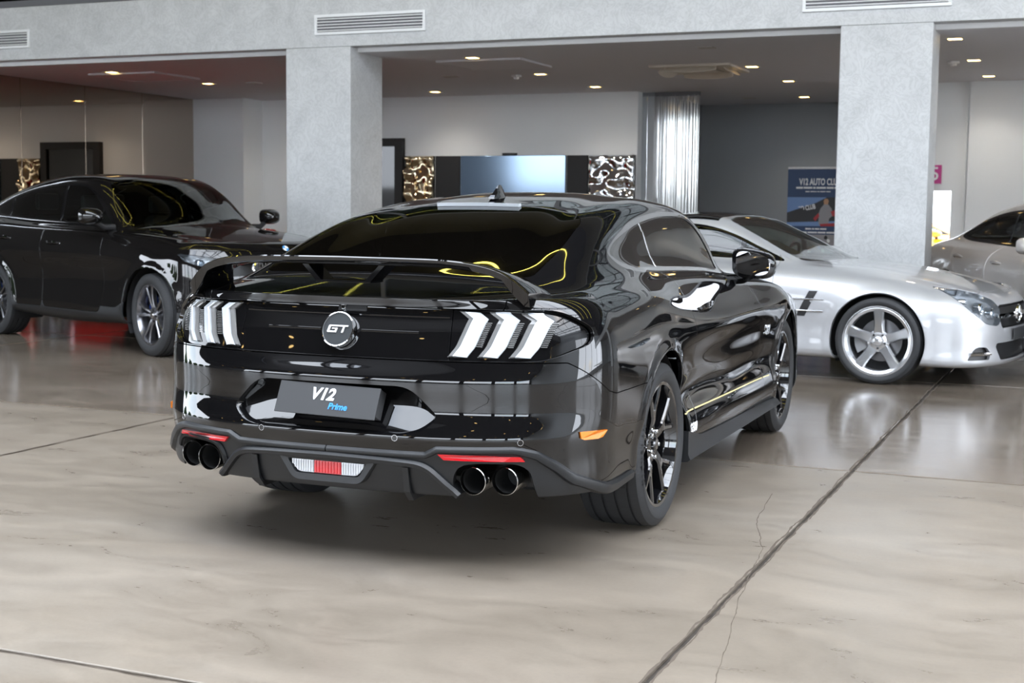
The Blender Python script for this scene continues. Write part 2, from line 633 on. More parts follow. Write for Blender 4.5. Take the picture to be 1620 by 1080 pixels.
for (x, y) in [(8.6, -3.7), (10.5, -3.7), (12.4, -3.7), (8.6, -6.2), (10.5, -6.2), (12.4, -6.2)]:
    ceiling_lamp(x, y, True, 'lit spot of the right alcove beyond the photo edge')
for (x, y, lab) in [(8.48, 1.22, 'unlit square lamp in front of the ceiling cassette'), (10.54, 5.1, 'unlit square lamp left of the smoke detector'),
                    (14.82, 2.28, 'unlit square lamp in the grey recess'), (10.57, 8.06, 'unlit square lamp left of the left column')]:
    ceiling_lamp(x, y, False, lab)
for (x, y, lab) in ((10.63, 4.23, 'small white smoke detector on the ceiling in the middle alcove'), (10.6, -1.0, 'small white smoke detector on the ceiling right of the right column')):
    x, y = cl(x, y)
    r = bempty('smoke_detector', x, y, ZC)
    tag(r, lab, 'smoke detector')
    MB().lathe([(0.0, 0), (0.062, 0), (0.062, -0.018), (0.045, -0.026), (0.0, -0.026)], 24, 'z').build('base', M['white_trim'], r, True)
    MB().lathe([(0.034, -0.026), (0.030, -0.048), (0.0, -0.052)], 24, 'z').build('sensor_head', M['white_trim'], r, True)
cx, cy = cl(10.42, 1.82)
r = bempty('ceiling_cassette', cx, cy, ZC)
tag(r, 'square cream air conditioning cassette with open flaps on the ceiling', 'air conditioner')
M['cream'] = pm('cream plastic', (0.62, 0.56, 0.48), 0.5)
MB().box(-0.48, 0.48, -0.48, 0.48, -0.03, 0, 0.008).build('panel', M['cream'], r)
MB().box(-0.24, 0.24, -0.24, 0.24, -0.045, -0.03, 0.01).build('intake_grille', M['cream'], r)
for k in range(4):
    T = Matrix.Rotation(k * PI / 2, 4, 'Z')
    f = MB()
    loops = []
    for t in np.linspace(-1, 1, 9):
        wdt = 0.085 * (1 - 0.35 * t * t)
        loops.append([T @ Vector((0.36 + 0.0, 0.30 * t, -0.031)), T @ Vector((0.36 + wdt * 0.9, 0.30 * t, -0.031 - wdt * 0.75)),
                      T @ Vector((0.36 + wdt * 0.9 + 0.008, 0.30 * t, -0.025 - wdt * 0.75)), T @ Vector((0.372, 0.30 * t, -0.030))])
    f.loft(loops)
    f.build('air_flap', M['cream'], r, True)
for (xa, ya, xb, yb, lab) in ((8.84, 4.52, 9.64, 3.31, 'square access hatch in the ceiling of the middle alcove'), (8.87, 9.47, 9.75, 8.31, 'square access hatch in the ceiling of the left alcove')):
    xa, ya = cl(xa, ya)
    xb, yb = cl(xb, yb)
    r = bempty('ceiling_hatch', (xa + xb) / 2, (ya + yb) / 2, ZC)
    tag(r, lab, 'hatch')
    MB().box(-0.45, 0.45, -0.5, 0.5, -0.02, 0, 0.004).build('lid', M['ceiling'], r)
    f = MB()
    for s in (-1, 1):
        f.box(s * 0.465 - 0.012, s * 0.465 + 0.012, -0.52, 0.52, -0.022, 0).box(-0.45, 0.45, s * 0.515 - 0.012, s * 0.515 + 0.012, -0.022, 0)
    f.build('frame', M['ceiling'], r)

# back wall fittings: black framed door, crumpled metal sheets, wide screen, black panels
M['glass_door'] = glass('door glass', (0.35, 0.40, 0.38), 1.9)
d1 = bld('door_1', MB().box(13.30, 13.4, 7.23, 7.36, 0, 2.37).box(13.30, 13.4, 8.36, 8.49, 0, 2.37).box(13.30, 13.4, 7.36, 8.36, 2.25, 2.37), M['black'])
bld('door_leaf', MB().box(13.34, 13.38, 7.36, 8.36, 0.01, 2.25), M['black_gloss'], d1)


def crumple_mat(name, cols, sc, seed):
    m, nt, b = newmat(name)
    tc = nt.nodes.new('ShaderNodeTexCoord').outputs['Object']
    mp = nt.nodes.new('ShaderNodeMapping')
    mp.inputs['Location'].default_value = (seed, seed * 2, 0)
    nt.links.new(tc, mp.inputs['Vector'])
    n1 = noise(nt, mp.outputs['Vector'], sc, 3, 0.45, 2.0)
    b.inputs['Base Color'].default_value = (*cols, 1)
    b.inputs['Metallic'].default_value = 1.0
    b.inputs['Roughness'].default_value = 0.06
    bp = nt.nodes.new('ShaderNodeBump')
    bp.inputs['Strength'].default_value = 1.0
    bp.inputs['Distance'].default_value = 0.16
    nt.links.new(n1, bp.inputs['Height'])
    nt.links.new(bp.outputs['Normal'], b.inputs['Normal'])
    return m


def wall_panel(name, lab, cat, y0, y1, m, th=0.03, z0=0.62, z1=2.10, crumple=0.0, seed=1):
    r = bempty(name, 13.398, (y0 + y1) / 2, z0)
    tag(r, lab, cat)
    hw, h = (y1 - y0) / 2, z1 - z0
    if crumple <= 0:
        MB().box(-th, 0, -hw, hw, 0, h, 0.004).build('panel', m, r)
        return r
    rnd = np.random.default_rng(seed)
    nx, nz = 22, 48
    g = rnd.normal(0, 1, (nx + 1, nz + 1))
    for _ in range(7):
        g = (g + np.roll(g, 1, 0) + np.roll(g, -1, 0) + np.roll(g, 1, 1) + np.roll(g, -1, 1)) / 5
    g /= np.abs(g).max()
    V = [(-th - crumple * (0.5 + 0.5 * g[i, j]) * (1 if 0 < i < nx and 0 < j < nz else 0.3), -hw + 2 * hw * i / nx, h * j / nz) for i in range(nx + 1) for j in range(nz + 1)]
    F = [(i * (nz + 1) + j, i * (nz + 1) + j + 1, (i + 1) * (nz + 1) + j + 1, (i + 1) * (nz + 1) + j) for i in range(nx) for j in range(nz)]
    mesh_obj('metal_sheet', V, F, m, r, 'all')
    MB().box(-th * 0.8, 0, -hw, hw, 0, h).build('backing', M['black'], r)
    return r


M['foil_gold'] = pm('crumpled brassy foil', (0.85, 0.72, 0.50), 0.08, 1.0)
M['foil'] = pm('crumpled silver foil', (0.80, 0.83, 0.86), 0.08, 1.0)
M['screen'] = pm('glossy screen with blue reflection tint', (0.15, 0.20, 0.27), 0.10, 1.0)  # blue in the base colour stands in for the blue the screen reflects
wall_panel('crumpled_art', 'crumpled brassy metal sheet beside the black door frame on the back wall', 'wall art', 6.72, 7.20, M['foil_gold'], crumple=0.16, seed=4)
wall_panel('black_board', 'flat black panel left of the wide screen on the back wall', 'wall panel', 6.29, 6.70, M['black'])
wall_panel('wall_screen', 'wide glossy screen tinted with a blue reflection on the back wall behind the black coupe', 'screen', 4.60, 6.27, M['screen'], th=0.05)
wall_panel('black_board', 'flat black panel right of the wide screen on the back wall', 'wall panel', 4.26, 4.58, M['black'])
wall_panel('crumpled_art', 'crumpled silver metal sheet next to the bead curtain', 'wall art', 3.55, 4.24, M['foil'], crumple=0.16, seed=9)
r = bempty('screen_sensor', 13.36, 5.48, 2.103)
tag(r, 'small black sensor bar sitting on top of the wide screen', 'sensor')
MB().box(-0.03, 0.03, -0.11, 0.11, 0, 0.035, 0.006).build('housing', M['black'], r)
MB().box(-0.033, -0.029, -0.03, 0.03, 0.01, 0.025, 0.002).build('lens', M['black_gloss'], r)

# bead curtain
r = bempty('bead_curtain', 13.62, 3.11, 0)
tag(r, 'shiny silver bead curtain hanging between back wall and grey recess', 'curtain')
MB().box(-0.02, 0.02, -0.42, 0.42, ZC - 0.06, ZC - 0.002, 0.004).build('rail', M['steel'], r)
rnd = random.Random(3)
M['strand'] = pm('bead strands', (0.80, 0.81, 0.82), 0.10, 1.0)
st = MB()
for k in range(84):
    y = -0.405 + 0.81 * k / 83 + rnd.uniform(-0.004, 0.004)
    x = rnd.uniform(-0.03, 0.03)
    rad = rnd.uniform(0.0025, 0.0055)
    st.tube([(x, y, ZC - 0.05), (x, y + rnd.uniform(-0.002, 0.002), 1.5), (x, y, 0.05)], rad, 6)
st.build('strands', M['strand'], r, True)['kind'] = 'stuff'

# a pink notice beside the open doorway in the wall right of the column
r = bempty('wall_notice', 13.20, -0.565, 1.70)
tag(r, 'small pink and white notice on the wall right of the right column', 'sign')
M['pink'] = pm('pink print', (0.52, 0.05, 0.26), 0.5)
MB().box(-0.008, 0.006, -0.085, 0.085, 0, 0.24, 0.002).build('print_sheet', M['pink'], r)
text_obj('print_lettering', '5', 0.24, M['white'], r, frame((-0.0095, 0, 0.12), (0, -1, 0), (0, 0, 1)), 0.0004, 0, 0.002)
# hall round the camera: rear wall with shop windows under a low dark ceiling, high roof with a skylight over the cars
rw = MB().box(-16.2, -16.0, -22, 18, 0, 0.35).box(-16.2, -16.0, -22, 18, 4.7, 5.0)
for y in np.arange(-22, 18.1, 4.0):
    rw.box(-16.2, -16.0, y, y + 0.5, 0.35, 4.7)
bld('wall_rear', rw, M['dark_wall'])
bld('ceiling_rear', MB().box(-16.2, -7.2, -22, 18, 4.9, 5.1), M['hall_ceiling'])
bld('wall_rear_upper', MB().box(-7.4, -7.2, -22, 18, 5.1, 7.4), M['dark_wall'])
bld('ceiling_hall', MB().box(1.6, XF + 0.6, -14, 18, 7.2, 7.4).box(-7.4, -7.2, -14, 18, 7.2, 7.4).box(-7.2, 1.6, 7.5, 18, 7.2, 7.4), M['hall_ceiling'])
rg_ = MB().box(-16.2, -2.0, -14.2, -14, 0, 5.8).box(-2.0, XF + .5, -14.2, -14, 0, 0.3).box(XF + .5, 13.4, -14.2, -14, 0, 2.8).box(-16.2, XF + 0.5, -14.2, -14, 4.4, 7.4).box(XF + .5, 13.4, -14.2, -14, 2.8, ZC)
for x in np.arange(-2, XF, 2.4):
    rg_.box(x - .05, x + .05, -14.15, -14.05, .3, 4.4)
bld('wall_hall_right', rg_, M['white_wall'])
bld('wall_hall_left', MB().box(-16.2, XF + 0.5, 18, 18.2, 5.6, 7.4).box(-16.2, -8.0, 18, 18.2, 0, 5.6).box(1.0, XF + 0.5, 18, 18.2, 0, 5.6).box(-8.0, 1.0, 18, 18.2, 4.4, 5.6), M['dark_wall'])
tr = MB()
for y in np.arange(-13.6, 7.6, 3.0):
    tr.box(-7.2, 1.7, y - 0.05, y + 0.05, 7.22, 7.34).box(-7.2, 1.7, y - 0.05, y + 0.05, 6.5, 6.6)
    for k in range(6):
        x = -6.4 + k * 1.333
        tr.tube([(x, y, 6.55), (x + 0.667, y, 7.25), (x + 1.333, y, 6.55)], 0.035, 6)
for x in np.arange(-6.4, 1.7, 2.0):
    tr.box(x - 0.03, x + 0.03, -14, 7.5, 7.25, 7.33)
bld('trim_2', tr, M['steel'])
ls = MB()
for x in (2.6, 4.2, 5.8):
    ls.box(x - 0.014, x + 0.014, -9, 11, 7.15, 7.18)
ls.box(2.6, 7.2, 8.0, 8.028, 7.15, 7.18)
o = bld('led_strip', ls, M['led'], kind=None)
tag(o, 'long yellow light strips under the high hall ceiling', 'light strip')
for i in range(4):
    for j in range(9):
        r = bempty('ceiling_downlight', -15 + i * 2.2, -18 + j * 4.0, 4.9)
        tag(r, 'small warm downlight of the low ceiling behind the camera', 'ceiling light', 'downlights behind the camera')
        MB().lathe([(0, -.004), (.07, -.004), (.09, -.010), (.10, 0)], 16, 'z').build('diffuser', M['lamp'], r, True)
M['hedge'] = pm('hedge leaves', (0.06, 0.13, 0.03), 0.8, bump=(14, 1.0, 0.2))
for k in range(7):
    r = bempty('hedge', -9 + k * 2.2, 21.5, -0.26)
    tag(r, 'clipped green hedge standing outside the left window', 'hedge', 'hedges outside the left window')
    rr_ = np.random.default_rng(k)
    prof = [(0.75 + 0.12 * rr_.normal(), 0.0)] + [(0.95 * math.sin(0.6 + 2.2 * t) + 0.08 * rr_.normal(), 0.2 + 2.4 * t) for t in np.linspace(0, 1, 9)] + [(0, 2.75)]
    MB().lathe(prof, 14, 'z').build('foliage', M['hedge'], r, True)
M['ground'] = pm('outdoor paving', (0.35, 0.34, 0.32), 0.9)
M['facade'] = pm('sky blocker facade', (0.26, 0.25, 0.24), 0.8)
r = bempty('building', -30, 2, -0.26)  # unseen block added to hold back the bright sky low behind the rear windows
tag(r, 'plain grey building added unseen behind the camera to dim the rear windows', 'building')
MB().box(-4, 0, -34, 30, 0, 2.6, 0.02).build('wall', M['facade'], r)
for k in range(12):
    MB().box(0.0, 0.06, -31 + k * 5, -28.5 + k * 5, 0.8, 2.1, 0.01).build('window', M['black_gloss'], r)
bld('ground_outside', MB().box(19.1, 60, -60, 18.2, -0.4, -0.26).box(-60, 60, 18.3, 70, -0.4, -0.26).box(-70, -16.4, -60, 70, -0.4, -0.26), M['ground'])


# ------------------------------------------------------------------ car bodies
def spline(xs, ys, xq, clamp0=None):
    """C2 cubic spline through keys, natural or clamped to slope clamp0 at the start"""
    xs = np.asarray(xs, float)
    ys = np.asarray(ys, float)
    n = len(xs)
    h = np.diff(xs)
    A = np.zeros((n, n))
    b = np.zeros(n)
    A[0, 0] = 1
    A[-1, -1] = 1
    if clamp0 is not None:
        A[0, 0] = h[0] / 3
        A[0, 1] = h[0] / 6
        b[0] = (ys[1] - ys[0]) / h[0] - clamp0
    for i in range(1, n - 1):
        A[i, i - 1] = h[i - 1] / 6
        A[i, i] = (h[i - 1] + h[i]) / 3
        A[i, i + 1] = h[i] / 6
        b[i] = (ys[i + 1] - ys[i]) / h[i] - (ys[i] - ys[i - 1]) / h[i - 1]
    m = np.linalg.solve(A, b)
    xq = np.asarray(xq, float)
    k = np.clip(np.searchsorted(xs, xq) - 1, 0, n - 2)
    hk = h[k]
    a = (xs[k + 1] - xq) / hk
    c = (xq - xs[k]) / hk
    return a * ys[k] + c * ys[k + 1] + ((a ** 3 - a) * m[k] + (c ** 3 - c) * m[k + 1]) * hk * hk / 6


def pchip(xs, ys, xq):
    xs = np.asarray(xs, float)
    ys = np.asarray(ys, float)
    h = np.diff(xs)
    d = np.diff(ys) / h
    m = np.zeros(len(xs))
    m[0], m[-1] = d[0], d[-1]
    for i in range(1, len(xs) - 1):
        if d[i - 1] * d[i] > 0:
            w1, w2 = 2 * h[i] + h[i - 1], h[i] + 2 * h[i - 1]
            m[i] = (w1 + w2) / (w1 / d[i - 1] + w2 / d[i])
    xq = np.clip(np.asarray(xq, float), xs[0], xs[-1])
    k = np.clip(np.searchsorted(xs, xq) - 1, 0, len(xs) - 2)
    t = (xq - xs[k]) / h[k]
    return ((1 + 2 * t) * (1 - t) ** 2 * ys[k] + t * (1 - t) ** 2 * h[k] * m[k] + t * t * (3 - 2 * t) * ys[k + 1] + t * t * (t - 1) * h[k] * m[k + 1])


def end_curve(xs, ws, xr, n, ncol):
    """plan of a bumper: superellipse from the centre line (xr, 0) to (xs, ws), even in arc length"""
    th = np.linspace(0, PI / 2, 400)
    w = ws * np.sin(th) ** (2 / n)
    x = xs - (xs - xr) * np.cos(th) ** (2 / n)
    s = np.concatenate([[0], np.cumsum(np.hypot(np.diff(x), np.diff(w)))])
    q = np.linspace(0, s[-1], ncol)
    return np.interp(q, s, x), np.interp(q, s, w)


def car_net(sp):
    """control rows of a half body (outward +w) -> dense grid  [row, column, xyz]"""
    xa, xb = sp['xa'], sp['xb']
    nr, nf = sp.get('nr', 40), sp.get('nf', 40)
    ns = int((xb - xa) / sp.get('dx', 0.016))
    X = np.linspace(xa, xb, ns)
    rows = []
    for r in sp['rows']:
        (xr, zc, n), keys, (xf, zfc, nfr) = r[0], r[1], r[2]
        k = np.array(keys, float)
        W = pchip(k[:, 0], k[:, 1], X) if sp.get('mono') else spline(k[:, 0], k[:, 1], X)
        Z = pchip(k[:, 0], k[:, 2], X) if sp.get('mono') else spline(k[:, 0], k[:, 2], X)
        ex, ew = end_curve(xa, W[0], xr, n, nr)
        ez = zc + (Z[0] - zc) * (ew / W[0]) ** 2
        fx, fw = end_curve(xb, W[-1], xf, nfr, nf)
        fz = zfc + (Z[-1] - zfc) * (fw / W[-1]) ** 2
        rows.append(np.stack([np.concatenate([ex[:-1], X, fx[::-1][1:]]), np.concatenate([ew[:-1], W, fw[::-1][1:]]), np.concatenate([ez[:-1], Z, fz[::-1][1:]])], -1))
    # top rows over the same columns
    belt = rows[-1]
    bx, bw, bz = belt[:, 0], belt[:, 1], belt[:, 2]
    zc = pchip(*np.array(sp['zc']).T, bx)
    if 'deck' in sp:                           # flat boot lid meeting the straight rear glass in a soft crease
        glass_z = spline(*np.array(sp['glass_c']).T, bx)
        deck_z = sp['deck'][0] + (bx - sp['deck'][1]) * sp['deck'][2]
        zc = np.where(bx < .3, 0.5 * (glass_z + deck_z + np.sqrt((glass_z - deck_z) ** 2 + 4e-6)), zc)
    tops = []
    for g, fr in zip(sp['tops'], (0.93, 0.85, 0.77)):
        g = np.array(g, float)
        w = np.minimum(pchip(g[:, 0], g[:, 1], bx), bw * fr)
        z = pchip(g[:, 0], g[:, 2], bx)
        if 'deck' in sp and fr == 0.77:
            gz = spline(*np.array(sp['glass_e']).T, bx)
            dz = sp['deck'][3] + (bx - sp['deck'][1]) * sp['deck'][4]
            z = np.where(bx < .3, 0.5 * (gz + dz + np.sqrt((gz - dz) ** 2 + 4e-6)), z)
        tops.append(np.stack([bx, w, z], -1))
    g2 = tops[-1]
    for f in (0.75, 0.5, 0.25, 0.0):
        tops.append(np.stack([bx, g2[:, 1] * f, zc - (zc - g2[:, 2]) * f ** sp.get('crown', 2.3)], -1))
    K = np.stack(rows + tops, 0)
    # keep columns smooth where the ends join the side
    for _ in range(5):
        K[:, 1:-1] = 0.25 * K[:, :-2] + 0.5 * K[:, 1:-1] + 0.25 * K[:, 2:]
        K[:, 0, 1] = 0
        K[:, -1, 1] = 0
    return K, len(rows) - 1


def tighten(K, U, u0, d):
    """two close extra rows round the row numbered u0 make a tight edge there"""
    j = int(np.argmin(np.abs(np.array(U) - u0)))
    a = K[j - 1] - K[j]
    b = K[j + 1] - K[j]
    la = np.linalg.norm(a, axis=-1, keepdims=True) + 1e-9
    lb = np.linalg.norm(b, axis=-1, keepdims=True) + 1e-9
    A = K[j] + a * np.minimum(d / la, 0.45)
    B = K[j] + b * np.minimum(d / lb, 0.45)
    C = K[j] * 0.6 + 0.2 * A + 0.2 * B
    return np.concatenate([K[:j], A[None], C[None], B[None], K[j + 1:]], 0), list(U[:j]) + [u0 - 0.3, u0, u0 + 0.3] + list(U[j + 1:])


def subdivide(K, U, step):
    """Catmull-Rom with chord-length spacing down the rows; also the row number of every new row"""
    n = K.shape[0]
    P = np.concatenate([2 * K[:1] - K[1:2], K, K[-2:-1] * np.array([1, -1, 1])], 0)
    out, uo = [], []
    H = np.linalg.norm(np.diff(P, axis=0), axis=-1, keepdims=True) + 1e-6
    for i in range(1, n):
        p0, p1 = P[i], P[i + 1]
        h, hm, hp = H[i], H[i - 1], H[i + 1]
        m0 = ((p0 - P[i - 1]) / hm * h + (p1 - p0) / h * hm) / (hm + h)
        m1 = ((p1 - p0) / h * hp + (P[i + 2] - p1) / hp * h) / (hp + h)
        k = max(2, int(np.percentile(h, 90) / step))
        for t in np.arange(k) / k:
            out.append((1 + 2 * t) * (1 - t) ** 2 * p0 + t * (1 - t) ** 2 * h * m0 + t * t * (3 - 2 * t) * p1 + t * t * (t - 1) * h * m1)
            uo.append(U[i - 1] + (U[i] - U[i - 1]) * t)
    out.append(K[-1])
    uo.append(U[-1])
    return np.stack(out, 0), np.array(uo)


def smooth_rows(K, u):
    """C2 spline down the rows of every column, spaced by chord length, mirrored over the centre line"""
    m = 4
    P = np.concatenate([K, K[-2:-2 - m:-1] * np.array([1, -1, 1])], 0)
    n = len(P)
    h = np.maximum(np.linalg.norm(np.diff(P, axis=0), axis=-1), 0.004).T            # columns x intervals
    nc = h.shape[0]
    A = np.zeros((nc, n, n))
    b = np.zeros((nc, n, 3))
    A[:, 0, 0] = 1
    A[:, -1, -1] = 1
    for i in range(1, n - 1):
        A[:, i, i - 1] = h[:, i - 1] / 6
        A[:, i, i] = (h[:, i - 1] + h[:, i]) / 3
        A[:, i, i + 1] = h[:, i] / 6
        b[:, i] = (P[i + 1] - P[i]) / h[:, i][:, None] - (P[i] - P[i - 1]) / h[:, i - 1][:, None]
    Mm = np.linalg.solve(A, b)
    out = []
    for q in u:
        k = min(int(q), len(K) - 2)
        t = q - k
        a, hk = 1 - t, h[:, k][:, None]
        out.append(a * P[k] + t * P[k + 1] + ((a ** 3 - a) * Mm[:, k] + (t ** 3 - t) * Mm[:, k + 1]) * hk * hk / 6)
    return np.stack(out, 0)


def grid_mesh(G):
    nr, nc = G.shape[:2]
    V = G.reshape(-1, 3).copy()
    V[:, 1] *= -1                              # right hand half: y negative
    idx = np.arange(nr * nc).reshape(nr, nc)
    F = np.stack([idx[:-1, :-1], idx[:-1, 1:], idx[1:, 1:], idx[1:, :-1]], -1).reshape(-1, 4)
    return V, F


def vnormals(V, F):
    a, b, c, d = (V[F[:, k]] for k in range(4))
    fn = np.cross(c - a, d - b)
    N = np.zeros_like(V)
    for k in range(4):
        np.add.at(N, F[:, k], fn)
    on = np.abs(V[:, 1]) < 1e-6
    N[on, 1] = 0
    l = np.linalg.norm(N, axis=1, keepdims=True)
    return N / np.maximum(l, 1e-12)


class Surf:
    """a half shell: vertices, normals, faces; can be cut along any line f(v) = 0"""

    def __init__(self, V, N, F):
        self.V, self.N, self.F = V, N, F

    def cut(self, f):
        """the part with f > 0 (f: array of one value per vertex)"""
        f = np.where(np.abs(f) < 1e-7, 1e-7, f)
        V, N = list(map(tuple, self.V)), list(map(tuple, self.N))
        pos = f > 0
        keep, edge = [], {}
        for face in self.F:
            p = [pos[i] for i in face]
            if all(p):
                keep.append(tuple(face))
                continue
            if not any(p):
                continue
            out = []
            m = len(face)
            for k in range(m):
                i, j = int(face[k]), int(face[(k + 1) % m])
                if pos[i]:
                    out.append(i)
                if pos[i] != pos[j]:
                    key = (min(i, j), max(i, j))
                    if key not in edge:
                        t = f[i] / (f[i] - f[j])
                        q = self.V[i] + t * (self.V[j] - self.V[i])
                        nn = self.N[i] + t * (self.N[j] - self.N[i])
                        edge[key] = len(V)
                        V.append(tuple(q))
                        N.append(tuple(nn / (np.linalg.norm(nn) + 1e-12)))
                    out.append(edge[key])
            if len(out) >= 3:
                keep.append(tuple(out))
        used = sorted({i for fc in keep for i in fc})
        mp = {i: k for k, i in enumerate(used)}
        V = np.array([V[i] for i in used]).reshape(-1, 3)
        N = np.array([N[i] for i in used]).reshape(-1, 3)
        return Surf(V, N, [tuple(mp[i] for i in fc) for fc in keep])

    def offset(self, d):
        return Surf(self.V + self.N * d, self.N, self.F)

    def join(self, o):
        n = len(self.V)
        return Surf(np.concatenate([self.V, o.V]), np.concatenate([self.N, o.N]), list(self.F) + [tuple(i + n for i in f) for f in o.F])

    def build(self, name, m, parent, side=0, flange=0.018):
        """side -1: right as modelled, +1: mirrored to the left, 0: both halves in one mesh"""
        if not len(self.F):
            return None
        V, N, F = self.V, self.N, [tuple(f) for f in self.F]
        V2, N2, F2 = list(V), list(N), list(F)
        if flange:
            cnt = {}
            for fc in F:
                for k in range(len(fc)):
                    e = (fc[k], fc[(k + 1) % len(fc)])
                    cnt[e] = cnt.get(e, 0) + 1
            rim = [e for e in cnt if (e[1], e[0]) not in cnt and not (abs(V[e[0]][1]) < 1e-5 and abs(V[e[1]][1]) < 1e-5)]
            vid = {}
            tang = {}
            for a, b in rim:
                t = V[b] - V[a]
                for i in (a, b):
                    tang[i] = tang.get(i, 0) + np.cross(t, N[i])
            for a, b in rim:
                q = []
                for i in (a, b):
                    if i not in vid:
                        tn = tang[i] / (np.linalg.norm(tang[i]) + 1e-12)
                        k0 = len(V2)
                        if flange < 0:             # walls of a sunk tray face inward
                            tn = -tn
                        V2.append(V[i])
                        N2.append((tn + N[i]) / 1.5)
                        V2.append(V[i] - N[i] * math.copysign(0.0022, flange) + tn * 0.0012)
                        N2.append(tn)
                        V2.append(V[i] - N[i] * flange + tn * 0.0012)
                        N2.append(tn)
                        vid[i] = k0
                    q.append(vid[i])
                F2.append((q[1], q[0], q[0] + 1, q[1] + 1))
                F2.append((q[1] + 1, q[0] + 1, q[0] + 2, q[1] + 2))
        V2 = np.array(V2)
        N2 = np.array(N2)
        if side == 1 or side == 0:
            VM = V2 * np.array([1, -1, 1])
            NM = N2 * np.array([1, -1, 1])
            FM = [tuple(f[::-1]) for f in F2]
            if side == 1:
                V2, N2, F2 = VM, NM, FM
            else:
                n = len(V2)
                V2, N2 = np.concatenate([V2, VM]), np.concatenate([N2, NM])
                F2 = list(F2) + [tuple(i + n for i in f) for f in FM]
        return mesh_obj(name, V2, F2, m, parent, True, normals=N2)


def poly_sdf(P, poly):
    """signed distance (inside > 0) of points P [n,2] to a closed outline"""
    poly = np.asarray(poly, float)
    d = np.full(len(P), 1e9)
    ins = np.zeros(len(P), bool)
    n = len(poly)
    for i in range(n):
        a, b = poly[i], poly[(i + 1) % n]
        e = b - a
        w = P - a
        t = np.clip((w @ e) / max(e @ e, 1e-12), 0, 1)
        d = np.minimum(d, np.hypot(*(w - t[:, None] * e).T))
        c = ((a[1] > P[:, 1]) != (b[1] > P[:, 1]))
        with np.errstate(divide='ignore', invalid='ignore'):
            xi = a[0] + (P[:, 1] - a[1]) * e[0] / e[1]
        ins ^= c & (P[:, 0] < xi)
    return np.where(ins, d, -d)


def round_poly(poly, r, seg=6):
    """round the corners of an outline; r one radius or one per corner"""
    out = []
    n = len(poly)
    for i in range(n):
        p, a, b = (np.array(poly[k % n], float) for k in (i, i - 1, i + 1))
        ri = r[i] if hasattr(r, '__len__') else r
        u, v = a - p, b - p
        lu, lv = np.linalg.norm(u), np.linalg.norm(v)
        d = min(ri, lu * 0.48, lv * 0.48)
        s, e = p + u / lu * d, p + v / lv * d
        for t in np.linspace(0, 1, seg):
            out.append(tuple((1 - t) ** 2 * s + 2 * t * (1 - t) * p + t * t * e))
    return out


def smooth_poly(pts, k=8):
    """closed Catmull-Rom outline through points"""
    P = np.array(pts, float)
    n = len(P)
    out = []
    for i in range(n):
        p0, p1, p2, p3 = P[i - 1], P[i], P[(i + 1) % n], P[(i + 2) % n]
        for t in np.arange(k) / k:
            out.append(0.5 * (2 * p1 + (p2 - p0) * t + (2 * p0 - 5 * p1 + 4 * p2 - p3) * t * t + (3 * p1 - p0 - 3 * p2 + p3) * t ** 3))
    return out


# ------------------------------------------------------------------ wheels
def tyre_mat():
    m, nt, b = newmat('tyre rubber tread')
    tc = nt.nodes.new('ShaderNodeTexCoord')
    sx = nt.nodes.new('ShaderNodeSeparateXYZ')
    nt.links.new(tc.outputs['Object'], sx.inputs[0])
    at = nt.nodes.new('ShaderNodeMath')
    at.operation = 'ARCTAN2'
    nt.links.new(sx.outputs['X'], at.inputs[0])
    nt.links.new(sx.outputs['Z'], at.inputs[1])
    mu = nt.nodes.new('ShaderNodeMath')
    mu.operation = 'MULTIPLY'
    mu.inputs[1].default_value = 78 / (2 * PI) * 2 * PI
    nt.links.new(at.outputs[0], mu.inputs[0])
    sn = nt.nodes.new('ShaderNodeMath')
    sn.operation = 'SINE'
    nt.links.new(mu.outputs[0], sn.inputs[0])
    gt = nt.nodes.new('ShaderNodeMath')
    gt.operation = 'GREATER_THAN'
    gt.inputs[1].default_value = -0.93
    nt.links.new(sn.outputs[0], gt.inputs[0])
    ab = nt.nodes.new('ShaderNodeVectorMath')
    ab.operation = 'LENGTH'
    cx = nt.nodes.new('ShaderNodeCombineXYZ')
    nt.links.new(sx.outputs['X'], cx.inputs[0])
    nt.links.new(sx.outputs['Z'], cx.inputs[2])
    nt.links.new(cx.outputs[0], ab.inputs[0])
    on = nt.nodes.new('ShaderNodeMath')
    on.operation = 'LESS_THAN'
    on.inputs[1].default_value = 0.305
    nt.links.new(ab.outputs['Value'], on.inputs[0])
    mxx = nt.nodes.new('ShaderNodeMath')
    mxx.operation = 'MAXIMUM'
    nt.links.new(gt.outputs[0], mxx.inputs[0])
    nt.links.new(on.outputs[0], mxx.inputs[1])
    bp = nt.nodes.new('ShaderNodeBump')
    bp.inputs['Strength'].default_value = 0.9
    bp.inputs['Distance'].default_value = 0.006
    nt.links.new(mxx.outputs[0], bp.inputs['Height'])
    nt.links.new(bp.outputs['Normal'], b.inputs['Normal'])
    b.inputs['Base Color'].default_value = (0.024, 0.025, 0.027, 1)
    b.inputs['Roughness'].default_value = 0.66
    return m


M['tyre'] = tyre_mat()


